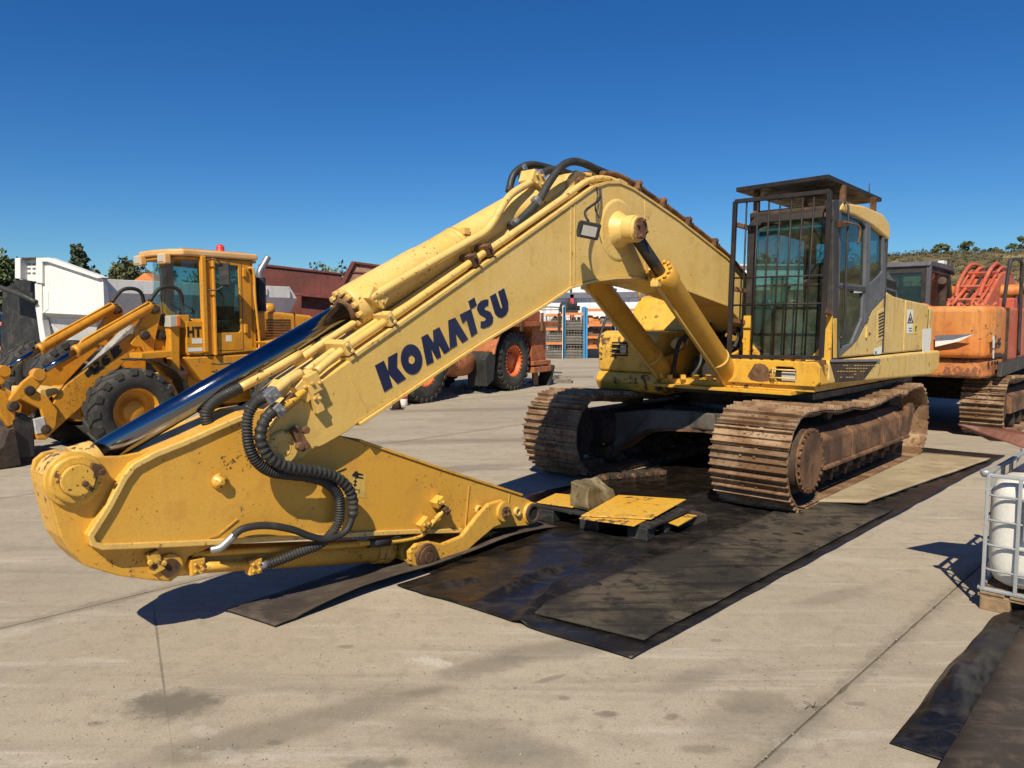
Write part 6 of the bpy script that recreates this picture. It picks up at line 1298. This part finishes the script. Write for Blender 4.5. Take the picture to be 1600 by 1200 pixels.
for z in (.155, .985):
    for a_, c_ in (((0,0),(Wd,0)), ((Wd,0),(Wd,Dp)), ((Wd,Dp),(0,Dp)), ((0,Dp),(0,0))): B().beam((a_[0], a_[1], z), (c_[0], c_[1], z), .03, .025).build('cage_frame', 'galv', D, .005)
for x_, y_ in ((0,0), (Wd,0), (Wd,Dp), (0,Dp)): B().lathe([(.02,0),(.03,.5),(.03,1)], (x_, y_, .97), (x_, y_, 1.02), 10).build('cage_corner', 'galv', D)
pl = B().box(.23, .50, -.026, -.02, .55, .86).build('label_plate', 'galv', D, .003)
B().box(.26, .48, -.0275, -.0262, .62, .70).build('printed_label', 'white_sticker', pl); B().box(.26, .40, -.0275, -.0262, .72, .735).build('printed_line', 'decal_black', pl)
pal = bpy.data.objects.new('pallet', None); C.objects.link(pal); pal.parent = D
for x_ in (.09, .5, .91):
    for y_ in (.07, .6, 1.13): B().box(x_-.085, x_+.085, y_-.075, y_+.075, .0, .095).build('block', 'wood', pal, .006)
for y_ in (.07, .6, 1.13): B().box(-.01, Wd+.01, y_-.07, y_+.07, .095, .118).build('bearer', 'wood', pal, .004)
for k in range(6): B().box(.005 + k*.168, .005 + k*.168 + .14, -.01, Dp+.01, .118, .14).build('deck_board', 'wood', pal, .004)
# rusty bent plate lying across the tank's top
P = [Vector(p) for p in ((3.02,5.16,1.19), (3.35,5.08,1.155), (4.3,4.75,1.05), (4.4,5.15,1.02), (3.45,5.50,1.03))]
b = B().ex([P[0], P[1], P[2], Vector((4.32,4.6,.99)), Vector((3.45,4.92,1.02))], (0,0,.012)).ex([P[0], P[1], P[2], P[3], P[4]], (0,0,.012))
o = b.build('steel_plate', 'rusty_plate', None, .003); tag(o, 'rusty red bent steel plate lying on top of the white tank', 'steel plate')
# ================================================================ black pallet with loose yellow panels
pa = gnd(1012, 850); pb = gnd(852, 818); ex_ = (pb - pa).normalized(); ang = math.atan2(ex_.y, ex_.x)
D = thing('plastic_pallet', 'black plastic pallet holding loose yellow machine panels', 'pallet', (pa.x, pa.y, 0), ang)   # x along front to the left; depth is -y
for x_ in (.11, .60, 1.09):
    for y_ in (.08, .42, .76): B().box(x_-.10, x_+.10, -y_-.07, -y_+.07, .012, .13).build('block', 'plastic_black', D, .012)
for k in range(7): B().box(-.0, 1.2, -(.02 + k*.115) - .08, -(.02 + k*.115), .13, .155).build('deck_board', 'plastic_black', D, .004)
for x_ in (.0, .4, .8, 1.2): B().box(x_-.02, x_+.02, -.8, -.01, .131, .151).build('deck_rib', 'plastic_black', D)
def panel(px, z, th, label, mat='yellow_chipped', tilt=0):
    P = [gnd(u, v, z) for u, v in px]; c = sum(P, Vector()) / len(P)
    for k, q in enumerate(P): q.z += (tilt if k in (1, 2) else 0)
    o = B().ex([q - Vector((c.x, c.y, 0)) for q in P], (0, 0, th)).build('metal_panel', mat, None, .004); o.location = (c.x, c.y, 0); return tag(o, label, 'panel', 'loose yellow panels')
panel([(904,811),(924,804),(1010,813),(991,823)], .158, .008, 'narrow yellow panel at the front of the black pallet, partly under the large one')
panel([(908,807),(966,776),(1072,783),(1018,812)], .172, .010, 'largest yellow panel on the black pallet', tilt=.01)
panel([(1032,814),(1053,801),(1089,807),(1060,823)], .10, .012, 'small yellow panel right of the black pallet').location.z = 0
panel([(838,786),(868,772),(912,776),(895,794)], .165, .010, 'yellow panel at the back left of the black pallet, behind the stone-like block')
o = B().box(1.06, 1.4, -.9, -.5, .0, .09).build('support_block', 'rust_dark'); 
p = gnd(1060, 816); o.data.transform(Matrix.Translation((-1.23, .7, 0))); o.location = (p.x, p.y, .008); o.rotation_euler = (0,0,.5); tag(o, 'dark steel block under the small yellow panel beside the pallet', 'block')
bp0 = [gnd(u, v, .165) for u, v in ((889,792),(920,799),(965,779),(935,772))]
tp0 = [gnd(u, v, .165 + .30) + Vector((0,0,0)) for u, v in ((889,752),(898,756),(960,766),(935,754))]
a_, b_, c_, d_ = bp0
up_ = Vector((0,0,.25)); V = [a_, b_, c_, d_, a_ + up_ + Vector((.01,.02,0)), b_ + up_*.86 + Vector((.0,.03,0)), c_ + up_*.35 + Vector((-.04,.0,0)), d_ + up_*.72 + Vector((-.02,-.02,0))]
cc = sum(V, Vector()) / 8; b = B(); b.add([q - Vector((cc.x, cc.y, 0)) for q in V], [(0,3,2,1),(4,5,6,7),(0,1,5,4),(1,2,6,5),(2,3,7,6),(3,0,4,7)]); o = b.build('stone_block', 'block_stone', None); o.location = (cc.x, cc.y, 0)
bm = bmesh.new(); bm.from_mesh(o.data); bmesh.ops.subdivide_edges(bm, edges=bm.edges, cuts=9, use_grid_fill=True); bmesh.ops.smooth_vert(bm, verts=bm.verts, factor=.6, use_axis_x=True, use_axis_y=True, use_axis_z=True)
for v_ in bm.verts:
    if v_.co.z > .18: v_.co += Vector((mnoise.noise(v_.co * 7), mnoise.noise(v_.co * 7 + Vector((4,0,0))), mnoise.noise(v_.co * 7 + Vector((0,9,0))))) * .022
bm.to_mesh(o.data); bm.free()
tag(o, 'mottled tan block standing among the yellow panels on the pallet', 'block')
# length of old track link behind the pallet
D = thing('track_chain', 'short length of rusty track chain lying behind the block', 'chain', gnd(975, 747), R(22))
for k in range(6): B().box(-.62+k*.2, -.45+k*.2, -.09, .09, .01, .07).build('link', 'rust_dark', D, .01); B().cyl((-.53+k*.2,-.12,.045), (-.53+k*.2,.12,.045), .025, n=10).build('link_pin', 'rust', D)
# ================================================================ trees, hill
def leafmat(name, c1, c2):
    m, nt, p, vec = new_mat(name); geo = _n(nt, 'NewGeometry')
    n1 = _noise(nt, geo.outputs['Position'], 1.2, 4, .6)
    c = _mix(nt, _ramp(nt, n1, .3, .7), c1, c2); c = _mix(nt, _math(nt, 'MULTIPLY', geo.outputs['Random Per Island'], .6), c, tuple(x*1.5 for x in c2))
    nt.links.new(c, p.inputs['Base Color']); p.inputs['Roughness'].default_value = .7; p.inputs['Specular IOR Level'].default_value = .2
leafmat('leaf_green', (.05, .07, .03), (.10, .12, .052)); leafmat('leaf_olive', (.06, .068, .032), (.11, .115, .055)); leafmat('scrub', (.045, .045, .026), (.085, .075, .042))
leafmat('leaf_poplar', (.045, .066, .048), (.085, .11, .07))
paint('bark', (.09, .065, .045), .9, bump=.4)
def crown_mesh(b, c, rx_, ry_, rz_, n, leaf, rng, clumps=14):
    cl = []
    for k in range(clumps):
        a = rng.uniform(0, 6.283); h = rng.uniform(-1, 1); q = math.sqrt(1 - h*h) * rng.uniform(.45, .95)
        cl.append((Vector((math.cos(a)*q*rx_, math.sin(a)*q*ry_, h*rz_*.9)), rng.uniform(.25, .48)))
    for k in range(n):
        cc, f = cl[k % clumps]; v = Vector((rng.gauss(0,1), rng.gauss(0,1), rng.gauss(0,1))); v = v.normalized() * rng.random() ** .4
        p = Vector(c) + cc + Vector((v.x*rx_*f, v.y*ry_*f, v.z*rz_*f)); s_ = leaf * rng.uniform(.6, 1.3)
        u = Vector((rng.gauss(0,1), rng.gauss(0,1), rng.gauss(0,1))).normalized(); w_ = u.orthogonal().normalized(); w_ = (w_ + u.cross(w_) * rng.uniform(-1, 1)).normalized(); z = u.cross(w_)
        b.add([p + w_*s_, p + z*s_*.6, p - w_*s_, p - z*s_*.6], [(0,1,2,3)])
def tree(u, Y, h, rx_, label, mat='leaf_green', seed=0, n=2200, trunk=.25, name='tree', base=0, shape='round', group='trees behind the yard'):
    rng = random.Random(seed); x = (u - 800) / 1200 * Y
    D = thing(name, label, 'tree', (x, Y, base), rng.uniform(0, 6), group)
    ch = h * (1 - trunk); b = B()
    if shape == 'poplar':
        for k in range(5): crown_mesh(b, (rng.uniform(-.25,.25)*rx_, rng.uniform(-.2,.2)*rx_, h*trunk*.5 + ch*(.15 + k*.2)), rx_*(1.0 - .13*k), rx_*(1.0 - .13*k), ch*.17, n//5, .28, rng, 10)
    else: crown_mesh(b, (0, 0, h*trunk + ch*.5), rx_, rx_, ch*.55, n, .26 if Y < 110 else .4, rng, 18)
    b.build('crown', mat, D)
    t = B().lathe([(rx_*.10+.08,0),(rx_*.06+.05,.6),(.03,1)], (0,0,-.2), (.1,.0,h*.8), 8)
    for k in range(5): a = rng.uniform(0,6.28); z0 = h*(trunk*.7 + .1*k); t.lathe([(.09,0),(.02,1)], (0,0,z0), (math.cos(a)*rx_*.6, math.sin(a)*rx_*.6, z0 + h*.18), 6)
    t.build('trunk', 'bark', D); return D
YT = 75.0
def hz(v, Y=YT): return CAM_H + (500 - v) / 1200 * Y
tree(2, YT, hz(404), 3.0, 'dark green tree cut by the left edge, above the rubber lip', seed=1, group=None)
tree(28, YT+3, hz(413), 2.4, 'rounded green tree left of the white slotted panel', seed=2, group=None)
tree(128, YT+2, hz(390), 1.5, 'tall slim poplar rising above the white dump truck', 'leaf_poplar', 4, 2200, .1, 'poplar_tree', shape='poplar', group=None)
tree(116, YT+3, hz(402), 1.0, 'smaller poplar at the left side of the tall poplar', 'leaf_poplar', 5, 1000, .1, 'poplar_tree', shape='poplar', group=None)
tree(208, YT, hz(411), 2.3, 'bushy olive-green tree between the poplar and the loader cab', 'leaf_olive', 6, 1900, group=None)
tree(234, YT+2, hz(426), 1.4, 'small tree touching the windscreen of the loader cab from behind', 'leaf_olive', 7, 900, group=None)
places = ['just right of the smaller poplar trunk', 'between the poplar and the bushy olive tree', 'behind the white slotted panel', 'behind the sloping white top rail', 'seen through the left part of the loader windscreen', 'seen through the middle of the loader windscreen', 'behind the front pillar of the loader cab', 'seen through the loader door window', 'behind the rear pillar of the loader cab', 'behind the loader exhaust', 'above the left half of the red tipper', 'above the middle of the red tipper rail', 'next to the corner post of the red tipper', 'seen through the left of the excavator windscreen', 'seen through the middle of the excavator windscreen', 'seen through the excavator door window', 'behind the warehouse roof, left of the excavator guard', 'behind the far right end of the warehouse roof']
for k_, (u, v, r_) in enumerate(((160,432,1.8),(180,430,1.6),(75,420,2.2),(100,430,2.0),(262,424,2.0),(290,420,2.2),(322,428,2.0),(350,418,2.4),(384,424,2.0),(425,430,2.0),(460,428,2.4),(500,426,2.2),(535,426,2.0),(1180,404,2.2),(1215,401,2.4),(1250,404,2.2),(1285,402,2.4),(1330,404,2.4))):
    tree(u, YT + 6 + (k_ % 3)*3, hz(v, YT+8), r_*1.2, 'low tree in the far row, ' + places[k_], 'leaf_green' if k_ % 2 else 'leaf_olive', 40+k_, 800, .12, 'low_tree', group='row of low trees behind the yard')
# orange tiled roof peeping out
p = atY(229, 437, 66); D = thing('house', 'distant house with orange tiled roof behind the loader cab', 'house', (p.x, p.y, 0), 0)
B().box(-1.6, 1.6, 0, 4, 0, 4.6).build('wall', 'wall_white', D); B().prism([(-1.9,4.6),(1.9,4.6),(0,5.9)], -.3, 4.3).build('roof', 'rack_orange', D)
# ---- hill
def hill_z(x, y):
    r = (y - 95) / 85.0; r = max(0, min(1, r)); r = r*r*(3-2*r)
    e = max(0, min(1, (x - 25) / 60.0)); e = e*e*(3-2*e)
    f = max(0, 1 - max(0, y - 190) / 160)
    n_ = mnoise.noise(Vector((x*.02, y*.02, 1))) * 1.6 + mnoise.noise(Vector((x*.07, y*.07, 4))) * .5
    return (-.5 + r * (e * (16.3 + (x - 90)*.045) + n_ * e)) * (f if y > 190 else 1) + .0
m, nt, p_, vec = new_mat('hill_grass'); geo = _n(nt, 'NewGeometry'); pos = geo.outputs['Position']
a = _noise(nt, pos, .05, 6, .6, .5); b_ = _noise(nt, pos, .35, 7, .7); c_ = _noise(nt, pos, 2.5, 5, .7)
col = _mix(nt, _ramp(nt, a, .40, .60), (.26, .195, .10), (.13, .105, .052)); col = _mix(nt, _ramp(nt, b_, .48, .66, 0, .75), col, (.055, .06, .03)); col = _mix(nt, _ramp(nt, c_, .4, .7, 0, .35), col, (.07, .06, .035))
nt.links.new(col, p_.inputs['Base Color']); p_.inputs['Roughness'].default_value = .95; p_.inputs['Specular IOR Level'].default_value = .1
b = B(); NX, NY = 90, 60; V = []
for j in range(NY+1):
    for i in range(NX+1): x = -20 + 320*i/NX; y = 90 + 300*j/NY; V.append((x, y, hill_z(x, y)))
b.add(V, [(j*(NX+1)+i, j*(NX+1)+i+1, (j+1)*(NX+1)+i+1, (j+1)*(NX+1)+i) for j in range(NY) for i in range(NX)], True); o = b.build('hill', 'hill_grass'); tag(o, kind='structure')
rng = random.Random(77); b = B()
for k in range(900):
    y = rng.uniform(105, 185); u = rng.uniform(1340, 1700); x = (u-800)/1200*y
    if mnoise.noise(Vector((x*.05, y*.05, 9))) < -.05 and y < 150: continue
    s_ = rng.uniform(.4, 1.2); z = hill_z(x, y)
    for q in range(16):
        v = Vector((rng.gauss(0,1), rng.gauss(0,1), abs(rng.gauss(0,.8)))) * s_*.5; pp = Vector((x, y, z)) + v; w_ = Vector((rng.gauss(0,1), rng.gauss(0,1), rng.gauss(0,1))).normalized()*s_*.32; t_ = w_.orthogonal().normalized()*s_*.26
        b.add([pp+w_, pp+t_, pp-w_, pp-t_], [(0,1,2,3)])
o = b.build('hillside_scrub', 'scrub'); tag(o, 'low grey-green scrub covering the hillside on the right', 'scrub', kind='stuff')
def bush(u, v, r_, label, seed, Y=180, name='bush'):
    x = (u-800)/1200*Y; z = hill_z(x, Y); rng = random.Random(seed); D = thing(name, label, 'bush', (x, Y, z), 0); b = B(); crown_mesh(b, (0,0,r_*.7), r_*1.2, r_, r_*.8, 700, .35, rng, 14); b.build('crown', 'leaf_green', D)
    B().lathe([(.2,0),(.08,1)], (0,0,-.3), (0,0,r_), 7).build('trunk', 'bark', D)
bush(1588, 386, 2.6, 'largest dark round bush on the ridge near the right edge', 1)
bush(1463, 395, 1.5, 'dark bush on the ridge above the orange excavator cab', 2); bush(1505, 391, 1.9, 'wide dark bush on the ridge left of the orange boom', 3)
bush(1535, 391, 1.0, 'small dark bush on the ridge above the orange boom', 4); bush(1549, 390, .9, 'tiny dark bush on the ridge left of the largest bush', 5)
